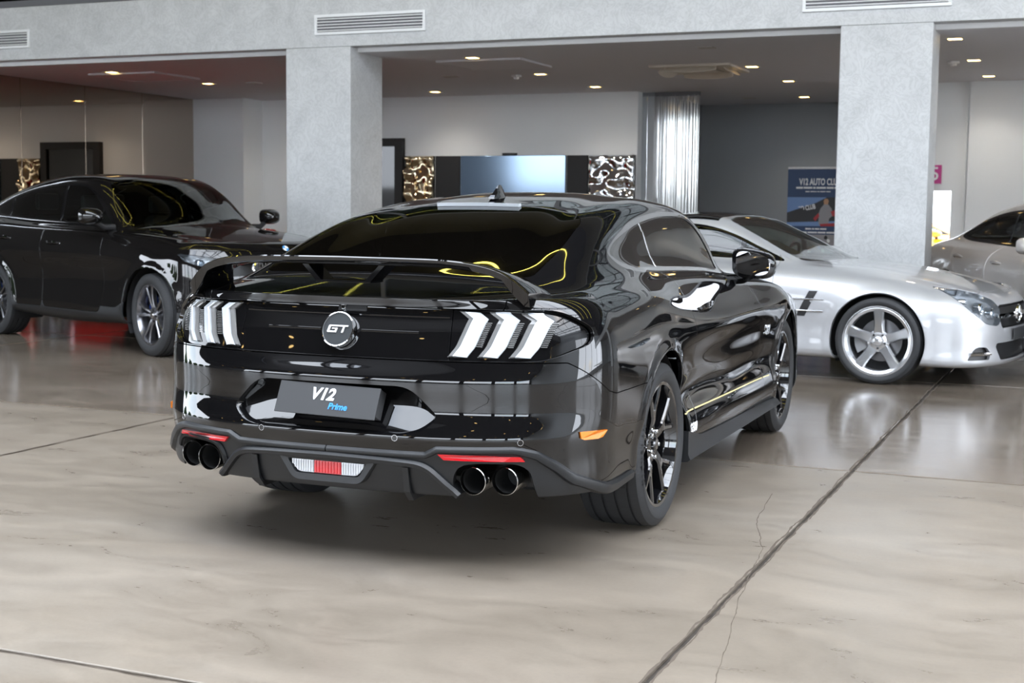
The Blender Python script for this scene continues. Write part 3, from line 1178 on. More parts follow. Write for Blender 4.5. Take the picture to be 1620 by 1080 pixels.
def tyre_mesh(R, W, rr, n=96):
    """outer side toward -y; R radius, W width, rr rim radius"""
    h = W / 2
    p = [(rr - 0.004, -h * 0.80), (rr + 0.006, -h * 0.93), (rr + 0.018, -h * 0.985), (rr + (R - rr) * 0.42, -h * 1.03), (rr + (R - rr) * 0.58, -h * 1.025), (R - 0.030, -h * 0.985),
         (R - 0.016, -h * 0.94), (R - 0.0065, -h * 0.88)]
    g = 0.008
    for c in (-0.60, -0.2, 0.2, 0.60):
        e = R - 0.0055 * abs(c) ** 2
        p += [(e, h * c - 0.006), (e - g, h * c - 0.0045), (e - g, h * c + 0.0045), (e, h * c + 0.006)]
    q = [(r, -y) for r, y in p[:8]][::-1]
    return MB().lathe(p + q, n, 'y')


def spoke(mb, pts, back, c=0.006):
    """pts: (radius, angle, half width, front y); swept bar with chamfered face. front is at -y"""
    loops = []
    for (r, a, hw, fy) in pts:
        u = Vector((math.cos(a), 0, math.sin(a)))
        t = Vector((-math.sin(a), 0, math.cos(a)))
        b = back
        cs = [(-hw, b), (-hw, fy + c * 1.3), (-hw + c, fy), (hw - c, fy), (hw, fy + c * 1.3), (hw, b)]
        loops.append([u * r + t * s + Vector((0, y, 0)) for s, y in cs])
    mb.loft(loops)


def wheel(parent, loc, sgn, R, W, rr, style, rim_m, face_m=None, spin=0.0, steer=0.0, caliper=None, name='wheel', n=96):
    """sgn -1: right side (outer face toward -y)"""
    r = empty(name, loc, (0 if sgn < 0 else PI) + steer, parent)
    t = tyre_mesh(R, W, rr, n).build('tyre', M['tyre'], r, True)
    h = W / 2
    barrel = MB().lathe([(rr + 0.010, -h * 0.86), (rr + 0.012, -h * 0.90), (rr + 0.004, -h * 0.93), (rr - 0.008, -h * 0.915), (rr - 0.014, -h * 0.80), (rr - 0.024, -h * 0.55), (rr - 0.034, h * 0.1), (rr - 0.012, h * 0.85), (rr + 0.008, h * 0.9)], 72, 'y')
    yo = -h * 0.80
    if style == 'y_spoke':                       # five spokes that fork
        barrel.lathe([(0.0, yo + 0.075), (0.072, yo + 0.075), (0.075, yo + 0.02), (0.040, yo + 0.014), (0.034, yo + 0.03), (0, yo + 0.03)], 40, 'y')
        for k in range(5):
            a = spin + k * 2 * PI / 5
            spoke(barrel, [(0.045, a, 0.024, yo + 0.022), (0.10, a, 0.021, yo + 0.008), (0.145, a, 0.022, yo + 0.004)], yo + 0.06)
            for s in (-1, 1):
                spoke(barrel, [(0.115, a + s * 0.05, 0.013, yo + 0.008), (0.165, a + s * 0.17, 0.013, yo + 0.003), (0.205, a + s * 0.245, 0.012, yo - 0.001), (rr - 0.012, a + s * 0.285, 0.013, yo - 0.004)], yo + 0.05)
    elif style == 'star':                        # five broad single spokes
        barrel.lathe([(0.0, yo + 0.075), (0.080, yo + 0.075), (0.085, yo + 0.02), (0.045, yo + 0.006), (0.036, yo + 0.006), (0.034, yo + 0.0), (0.02, yo - 0.006), (0, yo - 0.008)], 40, 'y')
        for k in range(5):
            a = spin + k * 2 * PI / 5
            spoke(barrel, [(0.05, a, 0.046, yo + 0.016), (0.085, a, 0.040, yo + 0.010), (0.125, a, 0.036, yo + 0.004), (0.19, a, 0.038, yo - 0.003), (rr - 0.010, a, 0.046, yo - 0.009)], yo + 0.05, 0.010)
        barrel.lathe([(rr - 0.040, yo + 0.03), (rr - 0.032, yo - 0.004), (rr - 0.012, yo - 0.014), (rr - 0.004, yo - 0.010)], 72, 'y')
    else:                                        # ten thin spokes in pairs
        barrel.lathe([(0.0, yo + 0.075), (0.070, yo + 0.075), (0.075, yo + 0.025), (0.040, yo + 0.010), (0.034, yo + 0.004), (0, yo + 0.002)], 40, 'y')
        for k in range(5):
            a = spin + k * 2 * PI / 5
            for s in (-1, 1):
                spoke(barrel, [(0.05, a + s * 0.28, 0.017, yo + 0.022), (0.10, a + s * 0.20, 0.012, yo + 0.010), (0.16, a + s * 0.17, 0.012, yo + 0.004), (rr - 0.012, a + s * 0.22, 0.016, yo - 0.003)], yo + 0.05)
    barrel.build('rim', rim_m, r, True)
    MB().lathe([(0.0, yo + 0.10), (rr * 0.62, yo + 0.10), (rr * 0.62, yo + 0.125), (0, yo + 0.125)], 48, 'y').build('brake_disc', M['disc'], r, True)
    MB().lathe([(rr - .02, h * .5), (0, h * .5)], 32, 'y').build('dust_shield', M['black'], r)
    if caliper is not None:
        cm, ca = caliper
        mb = MB()
        for q in np.linspace(ca - 0.45, ca + 0.45, 7)[:-1]:
            q2 = q + 0.15
            ri, ro = rr * 0.44, rr * 0.76
            loops = [[Vector((ro * math.cos(u), y, ro * math.sin(u))) for u, y in ((q, yo + 0.078), (q2, yo + 0.078), (q2, yo + 0.099), (q, yo + 0.099))],
                     [Vector((ri * math.cos(u), y, ri * math.sin(u))) for u, y in ((q, yo + 0.078), (q2, yo + 0.078), (q2, yo + 0.099), (q, yo + 0.099))]]
            mb.loft(loops)
        mb.build('brake_caliper', cm, r)
    MB().lathe([(0.0, yo - 0.002), (0.024, yo), (0.031, yo + 0.006), (0.034, yo + 0.02), (0.0, yo + 0.022)], 28, 'y').build('centre_cap', M['rim_black'] if rim_m == M['rim_black'] else M['chrome'], r, True)
    for k in range(5):
        a = spin + (k + 0.5) * 2 * PI / 5
        u = Vector((math.cos(a) * 0.056, 0, math.sin(a) * 0.056))
        MB().lathe([(0.0, yo + 0.004), (0.008, yo + 0.004), (0.0095, yo + 0.008), (0.0095, yo + 0.03)], 10, 'y', T=Matrix.Translation(u)).build('lug_nut', M['rim_black'] if rim_m != M['rim_black'] else M['chrome'], r, True)
    return r


# ------------------------------------------------------------------ the black coupe
# every row: (rear x, rear z, corner roundness), [(x, half width, z) ...], (front x, front z, corner roundness)
COUPE = {
    'xa': -0.60, 'xb': 3.15, 'nr': 64, 'nf': 26, 'dx': 0.017, 'crown': 2.4,
    'rows': [
        ((-0.93, .25, 2.6), [(-.6, .80, .27), (0, .80, .27), (.4, .80, .20), (1.3, .80, .19), (2.3, .80, .19), (2.72, .78, .21), (3.15, .76, .20)], (3.52, .20, 2.6)),
        ((-1.10, .29, 2.6), [(-.6, .917, .285), (0, .922, .27), (.4, .917, .24), (1.3, .915, .235), (2.2, .91, .235), (2.72, .91, .24), (3.15, .88, .22)], (3.66, .22, 2.6)),
        ((-1.150, .44, 2.5), [(-.6, .9365, .42), (0, .942, .40), (.4, .934, .415), (1.3, .930, .405), (2.2, .924, .40), (2.72, .93, .40), (3.15, .90, .40)], (3.70, .40, 2.6)),
        ((-1.165, .50, 2.5), [(-.6, .944, .50), (0, .9495, .47), (.4, .900, .495), (1.3, .892, .49), (2.1, .890, .48), (2.72, .935, .48), (3.15, .90, .48)], (3.71, .48, 2.6)),
        ((-1.128, .585, 2.5), [(-.6, .949, .59), (0, .956, .57), (.4, .915, .585), (1.3, .902, .58), (2.1, .898, .575), (2.72, .94, .58), (3.15, .895, .56)], (3.70, .56, 2.6)),
        ((-1.130, .705, 2.5), [(-.6, .9496, .70), (0, .958, .68), (.4, .932, .68), (1.3, .915, .70), (2.1, .912, .70), (2.72, .938, .68), (3.15, .89, .66)], (3.69, .64, 2.6)),
        ((-1.098, .768, 2.6), [(-.6, .945, .79), (0, .953, .79), (.4, .943, .80), (1.3, .935, .795), (2.1, .925, .79), (2.72, .93, .77), (3.15, .875, .74)], (3.67, .70, 2.6)),
        ((-1.068, .86, 2.7), [(-.6, .929, .875), (0, .940, .875), (.4, .928, .86), (1.3, .905, .84), (2.1, .90, .83), (2.72, .905, .83), (3.15, .85, .79)], (3.64, .74, 2.6)),
        ((-1.034, .955, 2.8), [(-.6, .885, .955), (0, .908, .955), (.4, .880, .94), (1.3, .858, .93), (2.1, .85, .91), (2.72, .86, .88), (3.15, .81, .82)], (3.60, .77, 2.6)),
        ((-1.038, .987, 2.9), [(-.6, .815, .996), (0, .840, 1.006), (.4, .818, 1.005), (1.3, .805, .985), (2.1, .79, .945), (2.72, .78, .905), (3.15, .74, .84)], (3.52, .80, 2.6)),
    ],
    'deck': (1.052, -.70, .192, 1.020, .098),
    'glass_c': [(-1.2, .865), (-.9, .979), (-.69, 1.056), (-.4, 1.158), (0, 1.280), (.3, 1.347), (.6, 1.385), (.95, 1.402), (1.3, 1.38)],
    'glass_e': [(-1.2, .83), (-.9, .947), (-.69, 1.025), (-.4, 1.126), (-.05, 1.235), (.3, 1.303), (.6, 1.338), (.95, 1.356), (1.3, 1.34)],
    'zc': [(-1.038, .987), (-.94, 1.010), (-.74, 1.042), (-.62, 1.075), (-.4, 1.160), (0, 1.278), (.3, 1.345), (.6, 1.383), (.95, 1.402), (1.25, 1.384), (1.45, 1.332), (1.75, 1.205), (2.0, 1.10), (2.22, 1.0), (2.6, .955), (3.1, .90), (3.45, .83), (3.52, .80)],
    'tops': [
        [(-1.038, .74, .987), (-.72, .755, .998), (-.4, .757, 1.032), (0, .762, 1.05), (.5, .765, 1.035), (1.3, .765, 1.01), (1.9, .755, .975), (2.22, .745, .96), (2.6, .72, .935), (3.1, .69, .875), (3.52, .62, .79)],
        [(-1.038, .68, .987), (-.72, .69, 1.008), (-.4, .68, 1.092), (-.05, .655, 1.193), (.3, .635, 1.257), (.6, .62, 1.295), (.95, .61, 1.322), (1.2, .612, 1.325), (1.4, .63, 1.30), (1.6, .66, 1.215), (1.8, .69, 1.085), (2.0, .705, .995), (2.22, .70, .967), (2.6, .66, .945), (3.1, .62, .885), (3.52, .55, .795)],
        [(-1.038, .61, .987), (-.72, .625, 1.018), (-.4, .615, 1.128), (-.05, .595, 1.236), (.3, .575, 1.303), (.6, .565, 1.338), (.95, .56, 1.356), (1.2, .565, 1.35), (1.4, .585, 1.32), (1.6, .615, 1.238), (1.8, .645, 1.12), (2.0, .665, 1.02), (2.22, .66, .975), (2.6, .60, .95), (3.1, .56, .89), (3.52, .46, .80)],
    ],
}


def coupe_net():
    K, jb = car_net(COUPE)
    Kt, U = K, list(range(len(K)))
    for j in (9, 8, 6, 5, 4, 3):
        Kt, U = tighten(Kt, U, j, 0.012)
    Gt, u = subdivide(Kt, U, 0.015)
    Gs = smooth_rows(K, u)
    k = np.clip((-0.72 - Gt[..., :1]) / 0.28, 0, 1)
    k = np.maximum(k, np.clip((Gt[..., :1] - 2.6) / 0.5, 0, 1))
    k = k * k * (3 - 2 * k)
    G = Gt * k + Gs * (1 - k)
    V, F = grid_mesh(G)
    # flared lips round the wheel openings
    for cx, R in ((0.0, .385), (2.72, .378)):
        d = np.hypot(V[:, 0] - cx, V[:, 2] - 0.355) - R
        V[:, 1] -= 0.010 * np.exp(-(d / 0.030) ** 2) * (V[:, 1] < -0.6) * (V[:, 2] < 0.86)
    return Surf(V, vnormals(V, F), [tuple(f) for f in F])


car = empty('black_coupe')
tag(car, 'glossy black two-door coupe with a rear wing, parked in the foreground', 'car')
S = coupe_net()
BVH = BVHTree.FromPolygons([tuple(v) for v in S.V], S.F)


def rear_pt(w, z):
    """point and outward normal of the tail at half width w (signed, + is left), height z"""
    h = BVH.ray_cast(Vector((-3, -abs(w), z)), Vector((1, 0, 0)))
    p, n = Vector(h[0]), Vector(h[1])
    if n.x > 0:
        n = -n
    if w > 0:
        p.y, n.y = -p.y, -n.y
    return p, n


def side_pt(x, z, side=-1):
    h = BVH.ray_cast(Vector((x, -3, z)), Vector((0, 1, 0)))
    p, n = Vector(h[0]), Vector(h[1])
    if n.y > 0:
        n = -n
    if side > 0:
        p.y, n.y = -p.y, -n.y
    return p, n


GAP = 0.0022
aV = lambda s: (s.V[:, 0], -s.V[:, 1], s.V[:, 2])


def arch_f(s, cx, R):
    x, w, z = aV(s)
    f = np.hypot(x - cx, z - 0.355) - R
    return np.where(w > 0.55, f, 1.0)


S = S.cut(arch_f(S, 0.0, .385))
S = S.cut(arch_f(S, 2.72, .378))
# outlines in side view (x, z), top view (x, w) and rear view (w, z)
P_DOOR = round_poly([(.60, 1.06), (.50, .86), (.57, .62), (.60, .52), (.50, .31), (.55, .285), (1.98, .265), (2.05, .30), (2.10, .50), (2.03, .74), (1.93, .94), (1.88, 1.06)], .05)
P_SIDEGLASS = smooth_poly([(-.03, 1.135), (.06, 1.185), (.28, 1.232), (.55, 1.274), (.9, 1.303), (1.18, 1.306), (1.36, 1.285), (1.52, 1.215), (1.68, 1.105), (1.80, 1.000), (1.74, .993), (1.3, 1.018), (.7, 1.040), (.28, 1.053), (.06, 1.082)], 8)
P_REARGLASS = round_poly([(-.665, -.7), (-.665, .35), (-.635, .588), (-.3, .592), (.06, .553), (.19, .45), (.235, .25), (.245, -.7)], [0, .1, .06, .1, .1, .1, .1, 0])
P_SHIELD = round_poly([(2.17, -.7), (2.17, .40), (2.07, .625), (1.6, .585), (1.39, .545), (1.335, .3), (1.325, -.7)], .05)
P_TAIL = round_poly([(-.9, .773), (.775, .776), (.905, .835), (.895, .895), (.80, .957), (-.9, .960)], [0, .05, .05, .05, .07, 0])


def pf(s, poly, a, b):
    c = np.stack([a, b], -1)
    return poly_sdf(c, poly)


def side_glass_f(s):
    x, w, z = aV(s)
    return np.where(w > 0.45, pf(s, P_SIDEGLASS, x, z), -1.0)


def rear_glass_f(s):
    x, w, z = aV(s)
    return np.where(z > 0.99, pf(s, P_REARGLASS, x, w), -1.0)


def shield_f(s):
    x, w, z = aV(s)
    return np.where(z > 0.96, pf(s, P_SHIELD, x, w), -1.0)


def tail_f(s):
    x, w, z = aV(s)
    return np.where((x < -0.55), pf(s, P_TAIL, w, z), -1.0)


GM = M['glass_dark']
# side windows: dark surround, then the panes split by the slim pillar
surround = S.cut(side_glass_f(S) + 0.004)
body = S.cut(-side_glass_f(S) - 0.004)
ring = surround.cut(-side_glass_f(surround) + 0.018)
pane = surround.offset(-0.004)
pane = pane.cut(side_glass_f(pane) - 0.010)
x, w, z = aV(pane)
div = x - (0.585 + (1.26 - z) * 0.14)
M['trim_gloss'] = pm('gloss window trim', (0.03, 0.031, 0.034), 0.12, 0.0, 1.0)
for sd, nm in ((-1, 'right'), (1, 'left')):
    ring.build('window_trim', M['trim_gloss'], car, sd, 0.008)
    pane.cut(-div - 0.007).build('quarter_glass', GM, car, sd, 0)
    pane.cut(div - 0.007).build('door_glass', GM, car, sd, 0)
    pane.cut(0.0085 - np.abs(div)).offset(0.002).build('window_divider', M['steel_bright'], car, sd, 0.004)
# glass front and rear
rg = body.cut(rear_glass_f(body))
rg.offset(-0.002).build('rear_window', GM, car, 0, 0)
ws = body.cut(shield_f(body))
ws.offset(-0.002).build('windshield', GM, car, 0, 0)
body = body.cut(-rear_glass_f(body) - 0.003)
body = body.cut(-shield_f(body) - 0.003)
# tail panel opening
tail = body.cut(tail_f(body) - 0.003)
body = body.cut(-tail_f(body))
inset = tail.offset(-0.020)
x, w, z = aV(inset)
seam = w - (0.437 - (z - .86) * 0.05)
inset.cut(-seam - 0.0018).build('tail_panel', M['paint_black'], car, 0, 0.01)
lamp_shell = inset.cut(seam - 0.0018)
BVT = BVHTree.FromPolygons([tuple(v) for v in inset.V], inset.F)
# doors
x, w, z = aV(body)
df = np.where((w > .6) & (z < 1.075), pf(body, P_DOOR, x, z), -1.0)
# the door stops at the belt under the window
door = body.cut(df - GAP)
body = body.cut(-df - GAP)
PB = M['paint_black']
doors = [door.build('door', PB, car, sd) for sd in (-1, 1)]
# trunk lid: deck from rear window to tail, ending in the lip over the lamps
x, w, z = aV(body)
tl = np.minimum(np.minimum(-0.690 - x - 0.02 * (w / .6) ** 2 * 0, 0.655 - w + (x + .7) * 0.12), z - 0.955)
tl = np.where(x < -0.4, tl, -1)
body_t = body.cut(tl - GAP)
body = body.cut(-tl - GAP)
body_t.build('trunk_lid', PB, car, 0)
# bumper: below the seam that runs from the lamp corner to the wheel arch
x, w, z = aV(body)
seam_z = np.interp(x, [-1.2, -.93, -.90, -.72, -.66, -.3], [.771, .771, .771, .655, .640, .640])
bf = np.where(x < -0.3, seam_z - z, -1)
bump = body.cut(bf - GAP)
body = body.cut(-bf - GAP)
# hood, front bumper, fenders
x, w, z = aV(body)
hf = np.where(x > 2.0, np.minimum(x - 2.19, (0.70 - 0.06 * (x - 2.2)) - w), -1)
hood = body.cut(np.minimum(hf, z - .70) - GAP)
body = body.cut(-np.minimum(hf, z - .70) - GAP)
hood.build('hood', PB, car, 0)
x, w, z = aV(body)
ff = np.where(x > 2.9, np.minimum(x - 3.12 - (z - .5) * .5, 9), -1)
fb = body.cut(ff - GAP)
body = body.cut(-ff - GAP)
fb.build('front_bumper', PB, car, 0)
x, w, z = aV(body)
fe = np.minimum(x - (2.03 + 0 * x), 0.955 - z)
fe = np.where(x > 1.6, np.minimum(x - 2.0, .97 - z + (x - 2.0) * 0.1), -1)
fend = body.cut(fe - GAP)
body = body.cut(-fe - GAP)
for sd in (-1, 1):
    fend.build('front_fender', PB, car, sd)
body.build('body_shell', PB, car, 0)

# bumper: plastic valance below, number plate recess
P_RECESS = round_poly([(.315, .680), (-.315, .680), (-.43, .570), (-.37, .520), (-.30, .507), (.30, .507), (.37, .520), (.43, .570)], [.05, .05, .03, .03, .02, .02, .03, .03])
P_RECESS = [(-a, b) for a, b in P_RECESS]
x, w, z = aV(bump)
VTX = [0, .385, .43, .70, .765, .82, .875, .92, 1.2]
VTZ = [.447, .447, .470, .474, .455, .412, .352, .300, .300]
arc = np.where(x < -0.78, w, 0.86 + (x + 0.78) * 0.55)
vt = np.interp(np.where(x < -0.80, w, .93), VTX, VTZ)
vt = np.where(x > -0.80, .300 - 0.0 * x, vt)
val = bump.cut(np.minimum(vt - z, z - .292))
bump = bump.cut(z - vt)
x, w, z = aV(bump)
rcs = np.where(x < -.9, pf(bump, P_RECESS, w, z), -1)
recess_skin = bump.cut(rcs)
bump = bump.cut(-rcs)
rear_bumper = bump.build('rear_bumper', PB, car, 0, 0.03)
# recess: walls run in from the rim to a sloped black tray
rim_pts = []
for (a, b) in round_poly([(.315, .680), (.43, .570), (.37, .520), (.30, .507), (-.30, .507), (-.37, .520), (-.43, .570), (-.315, .680)], [.05, .03, .03, .02, .02, .03, .03, .05], 7):
    p, n = rear_pt(a, b)
    rim_pts.append(p)
c0 = Vector((-1.12, 0, .595))
inner = []
for p in rim_pts:
    q = Vector((0, p.y * 0.955, .595 + (p.z - .595) * (0.86 if p.z > .595 else 0.93)))
    q.x = -1.135 + 0.084 * max(0, (q.z - .52) / .13) + 0.03 * (q.y / .43) ** 2
    inner.append(q)
mid = [p + Vector((0.004, -p.y * 0.012, (.595 - p.z) * 0.03)) for p in rim_pts]
tray = MB().loft([rim_pts, mid, inner], cap=False)
n_ = len(inner)
# tray bottom as strips between top and bottom edge, fine enough to shine smoothly
tray.build('plate_recess', PB, car, True)
flo = MB()
fan = [Vector(q) for q in inner]
cen = sum(fan, Vector()) / len(fan)
cen.x = -1.135 + 0.084 * max(0, (cen.z - .52) / .13)
loops = [[cen + (q - cen) * t for q in fan] for t in (1.0, .75, .5, .25, .02)]
for l in loops:
    for q in l:
        q.x = -1.135 + 0.084 * max(0, (q.z - .52) / .13) + 0.03 * (q.y / .43) ** 2
flo.loft(loops, cap=False)
flo.build('recess_tray', PB, car, 'all')
# licence plate on a block, tilted a little to the right
pc = Vector((-1.148, .0, .616))
PL = frame(pc, (0, -1, -.02), (0.46, 0, 1))
plate = MB().box(-.208, .208, -.060, .060, -.003, .003, .0015, T=PL).box(-.15, .206, -.045, .058, -.05, -.004, 0, T=PL).build('number_plate', M['plate'], car)
plate['label'] = 'matt black dealer plate with white and blue lettering'
text_obj('plate_lettering', 'V12', .062, M['white'], plate, PL @ Matrix.Translation((-.022, .018, .0046)), .0004, .22, .0022, label='white slanted lettering')
text_obj('plate_lettering', 'Prime', .033, M['blue_print'], plate, PL @ Matrix.Translation((.050, -.024, .0046)), .0004, .15, .0009, label='blue slanted lettering')

# valance in matt plastic with holes for the tail pipes
val = val.offset(0.006)
x, w, z = aV(val)
P_EXH = round_poly([(.480, .245), (.480, .36), (.505, .405), (.56, .415), (.70, .415), (.740, .39), (.765, .245)], [.0, .05, .05, .03, .05, .05, .0])
ex = np.where(x < -.6, pf(val, P_EXH, w, z), -1)
val = val.cut(-ex)
x, w, z = aV(val)
valance = val.build('valance', M['plastic'], car, 0, 0.05)
# the raised lip along its upper edge, widening to a blade before the rear wheels
for s in (-1, 1):
    pts = [rear_pt(s * max(a, .002), float(np.interp(a, VTX, VTZ))) for a in np.concatenate([np.linspace(.0, .385, 10), np.linspace(.39, .43, 4), np.linspace(.45, .74, 12), np.linspace(.755, .86, 10)])]
    pts += [side_pt(xx, zz_, s) for xx, zz_ in ((-.74, .318), (-.68, .304), (-.60, .300), (-.50, .302), (-.41, .306))]
    loops = []
    for i, (p, n) in enumerate(pts):
        n = Vector((n.x, n.y, n.z * .2)).normalized()
        t = (pts[min(i + 1, len(pts) - 1)][0] - pts[max(i - 1, 0)][0]).normalized()
        up = n.cross(t) * (1 if s < 0 else -1)
        if up.z < 0 and abs(t.z) < .9:
            up = -up
        hh = np.interp(i, [0, 22, 30, 36, 40], [.020, .022, .034, .044, .032])
        oo = np.interp(i, [0, 26, 36, 40], [.013, .014, .026, .012])
        loops.append([p - n * .02 + up * .004, p + n * .002 + up * .004, p + n * oo * .9 - up * .004, p + n * oo - up * hh * .45, p + n * oo * .8 - up * hh * .85, p + n * .003 - up * hh, p - n * .02 - up * hh])
    MB().loft(loops).build('valance_lip', M['plastic'], car, True)
for s in (-1, 1):
    lp = []
    for d, k in ((0.004, 1.16), (0.012, 1.10), (0.010, 1.02), (0.0, 0.99), (-0.06, 0.97)):
        ring_ = []
        for (a, b) in P_EXH[6:-6]:
            cw, cz = .625, .30
            aa, bb = cw + (a - cw) * k, cz + (b - cz) * k
            p, n = rear_pt(-aa, min(bb, .47))
            q = p + Vector((-1, -0.25, 0)).normalized() * (d + 0.006)
            q.y *= 1
            ring_.append(Vector((q.x, q.y * (-s) * -1 if s < 0 else -q.y, q.z)))
        lp.append(ring_)
    mb = MB().loft(lp, cap=False, closed=False)
    mb.build('exhaust_surround', M['plastic'], car, True)
    MB().box(-.90, -.80, min(s * .47, s * .80), max(s * .47, s * .80), .31, .45).build('exhaust_backing', M['black'], car)
# tail pipes
M['pipe'] = pm('polished exhaust steel', (0.55, 0.54, 0.52), 0.12, 1.0)
M['soot'] = pm('sooty pipe inside', (0.01, 0.01, 0.01), 0.7)
for s in (-1, 1):
    for yq in (.555, .660):
        T = Matrix.Translation((0, s * yq, .352))
        xe = -1.088 + (yq - .555) * 0.42
        e = empty('tail_pipe', (0, 0, 0), 0, car)
        MB().lathe([(.0455, xe + .02), (.0465, xe + .004), (.0485, xe), (.0505, xe + .002), (.0515, xe + .010), (.0495, xe + .05), (.0495, xe + .28)], 40, 'x', T=T).build('pipe_tip', M['pipe'], e, True)
        MB().lathe([(.0455, xe + .02), (.0455, xe + .25), (0, xe + .25)], 32, 'x', T=T).build('pipe_bore', M['soot'], e, True)
# diffuser: trapezoid shelf, fins, fog lamp housing
def vx(y):
    return -1.150 + 0.16 * (y / .7) ** 2


dif = MB()
path = [(.50, .292), (.465, .325), (.405, .385), (.36, .405), (.20, .412), (0, .415), (-.20, .412), (-.36, .405), (-.405, .385), (-.465, .325), (-.50, .292)]
prof = [(-.008, -.014), (-.024, -.010), (-.028, .004), (-.016, .014), (.05, .016), (.05, -.014)]
P2 = []
for i in range(len(path) - 1):
    for t in np.arange(6) / 6:
        P2.append((path[i][0] + (path[i + 1][0] - path[i][0]) * t, path[i][1] + (path[i + 1][1] - path[i][1]) * t))
P2.append(path[-1])
P2 = np.array(P2)
for _ in range(4):
    P2[1:-1] = .25 * P2[:-2] + .5 * P2[1:-1] + .25 * P2[2:]
loops = []
for i, (yy_, z_) in enumerate(P2):
    d = P2[min(i + 1, len(P2) - 1)] - P2[max(i - 1, 0)]
    d /= np.hypot(*d)
    nrm = np.array([d[1], -d[0]])
    if nrm[1] < 0 and abs(d[0]) > .5:
        nrm = -nrm
    nrm = np.array([-d[1], d[0]]) * (-1 if d[0] < 0 else 1)
    xb_ = rear_pt(yy_ if abs(yy_) > .003 else .003, max(z_, .31))[0].x
    loops.append([Vector((xb_ + a, yy_ + nrm[0] * b, z_ + nrm[1] * b)) for a, b in prof])
dif.loft(loops)
dif.build('diffuser_shelf', M['plastic'], car, True)
pan = MB()
V, F = [], []
for i, yv in enumerate(np.linspace(-.47, .47, 27)):
    for k, (dx, z_) in enumerate(((.03, .40), (.085, .34), (.15, .29), (.40, .26))):
        V.append((vx(yv) + dx, yv * (1 - 0.05 * k), z_ if k else np.interp(abs(yv), [0, .38, .47], [.405, .39, .31])))
for i in range(26):
    for k in range(3):
        F.append((i * 4 + k, i * 4 + k + 1, i * 4 + k + 5, i * 4 + k + 4))
pan.add(V, F).build('diffuser_panel', M['plastic'], car, True)
for yv in (.315, -.315):
    s = 1 if yv > 0 else -1
    pr = [(-1.155, .392), (-1.135, .30), (-1.10, .262), (-.80, .262), (-.80, .39)]
    f = MB()
    for th in (-1, 1):
        pass
    f.prism([(a + .02, b) for a, b in pr], 'y', yv - .006, yv + .006)
    f.prism([(a + .008, b) for a, b in pr[:3]] + [(-1.085, .270), (-1.12, .31), (-1.14, .392)], 'y', yv - .012, yv + .012)
    f.build('diffuser_fin', M['plastic'], car)
hs = round_poly([(-.205, .402), (-.145, .315), (.145, .315), (.205, .402)], [.01, .03, .03, .01])
hi = round_poly([(-.155, .392), (-.125, .342), (.125, .342), (.155, .392)], [.008, .015, .015, .008])
loops = [[Vector((x_, a * k, .36 + (b - .36) * k)) for a, b in pl] for pl, x_, k in ((hs, -1.10, 1.0), (hs, -1.148, 1.0), (hs, -1.156, .965), (hi, -1.154, 1.06), (hi, -1.135, 1.0))]
MB().loft(loops, cap=False).build('fog_lamp_housing', M['plastic'], car, True)
fog = empty('fog_lamp', (0, 0, 0), 0, car)


def clip_w(pl, a, b):
    s = poly_sdf(np.zeros((1, 2)), pl)
    out = []
    P = np.array(pl)
    ys = np.linspace(a, b, 8)
    # outline between two uprights: upper and lower edge by interpolation
    top = [(y, .390) for y in ys]
    bot = [(y, np.interp(abs(y), [0, .11, .128, .155], [.344, .344, .349, .386])) for y in ys[::-1]]
    return top + bot


for a, b, m in ((-.056, .056, 'lens_red'), (-.150, -.058, 'lens_ribbed'), (.058, .150, 'lens_ribbed')):
    if m not in M:
        M[m] = pm('ribbed clear lens', (0.55, 0.57, 0.60), 0.12, 0.35, 1.0)
    f = MB().prism(clip_w(hi, a, b), 'x', -1.146, -1.128)
    nb = 9
    for k in range(nb):
        yk = a + (b - a) * (k + .5) / nb
        zt, zb = .388, float(np.interp(abs(yk), [0, .11, .128, .155], [.347, .347, .352, .384]))
        if zt - zb > .01:
            f.box(-1.149, -1.144, yk - .0028, yk + .0028, zb, zt)
    f.build('fog_lens', M[m], fog)
# slim red reflectors in the valance
for s in (-1, 1):
    pl = [(.435, .447), (.455, .426), (.725, .424), (.712, .441), (.60, .446)]
    loops = []
    for d in (.006, .017):
        l = []
        for k in range(len(pl)):
            a, b = pl[k], pl[(k + 1) % len(pl)]
            for t in (0, .25, .5, .75):
                p, n = rear_pt(s * (a[0] + (b[0] - a[0]) * t), min(a[1] + (b[1] - a[1]) * t, .47))
                l.append(p + Vector((-d, s * d * .2, 0)))
        loops.append(l)
    MB().loft(loops).build('reflector', M['lens_red'], car)
# parking sensors
for yv, zv in ((.277, .497), (-.277, .497), (.712, .492), (-.712, .492)):
    p, n = rear_pt(yv, zv)
    T = frame(p + n * .0005, n.cross(Vector((0, 0, 1))), Vector((0, 0, 1)))
    if (T.to_3x3() @ Vector((0, 0, 1))).dot(n) < 0:
        T = frame(p + n * .0005, -n.cross(Vector((0, 0, 1))), Vector((0, 0, 1)))
    ps = MB().lathe([(0, .0008), (.0085, .0008), (.0088, -.002)], 20, 'z', T=T).build('parking_sensor', M['paint_black'], car, True)
    MB().lathe([(.0092, -.001), (.0098, .0012), (.0112, .0012), (.0118, -.001)], 20, 'z', T=T).build('sensor_ring', M['steel_bright'], ps, True)

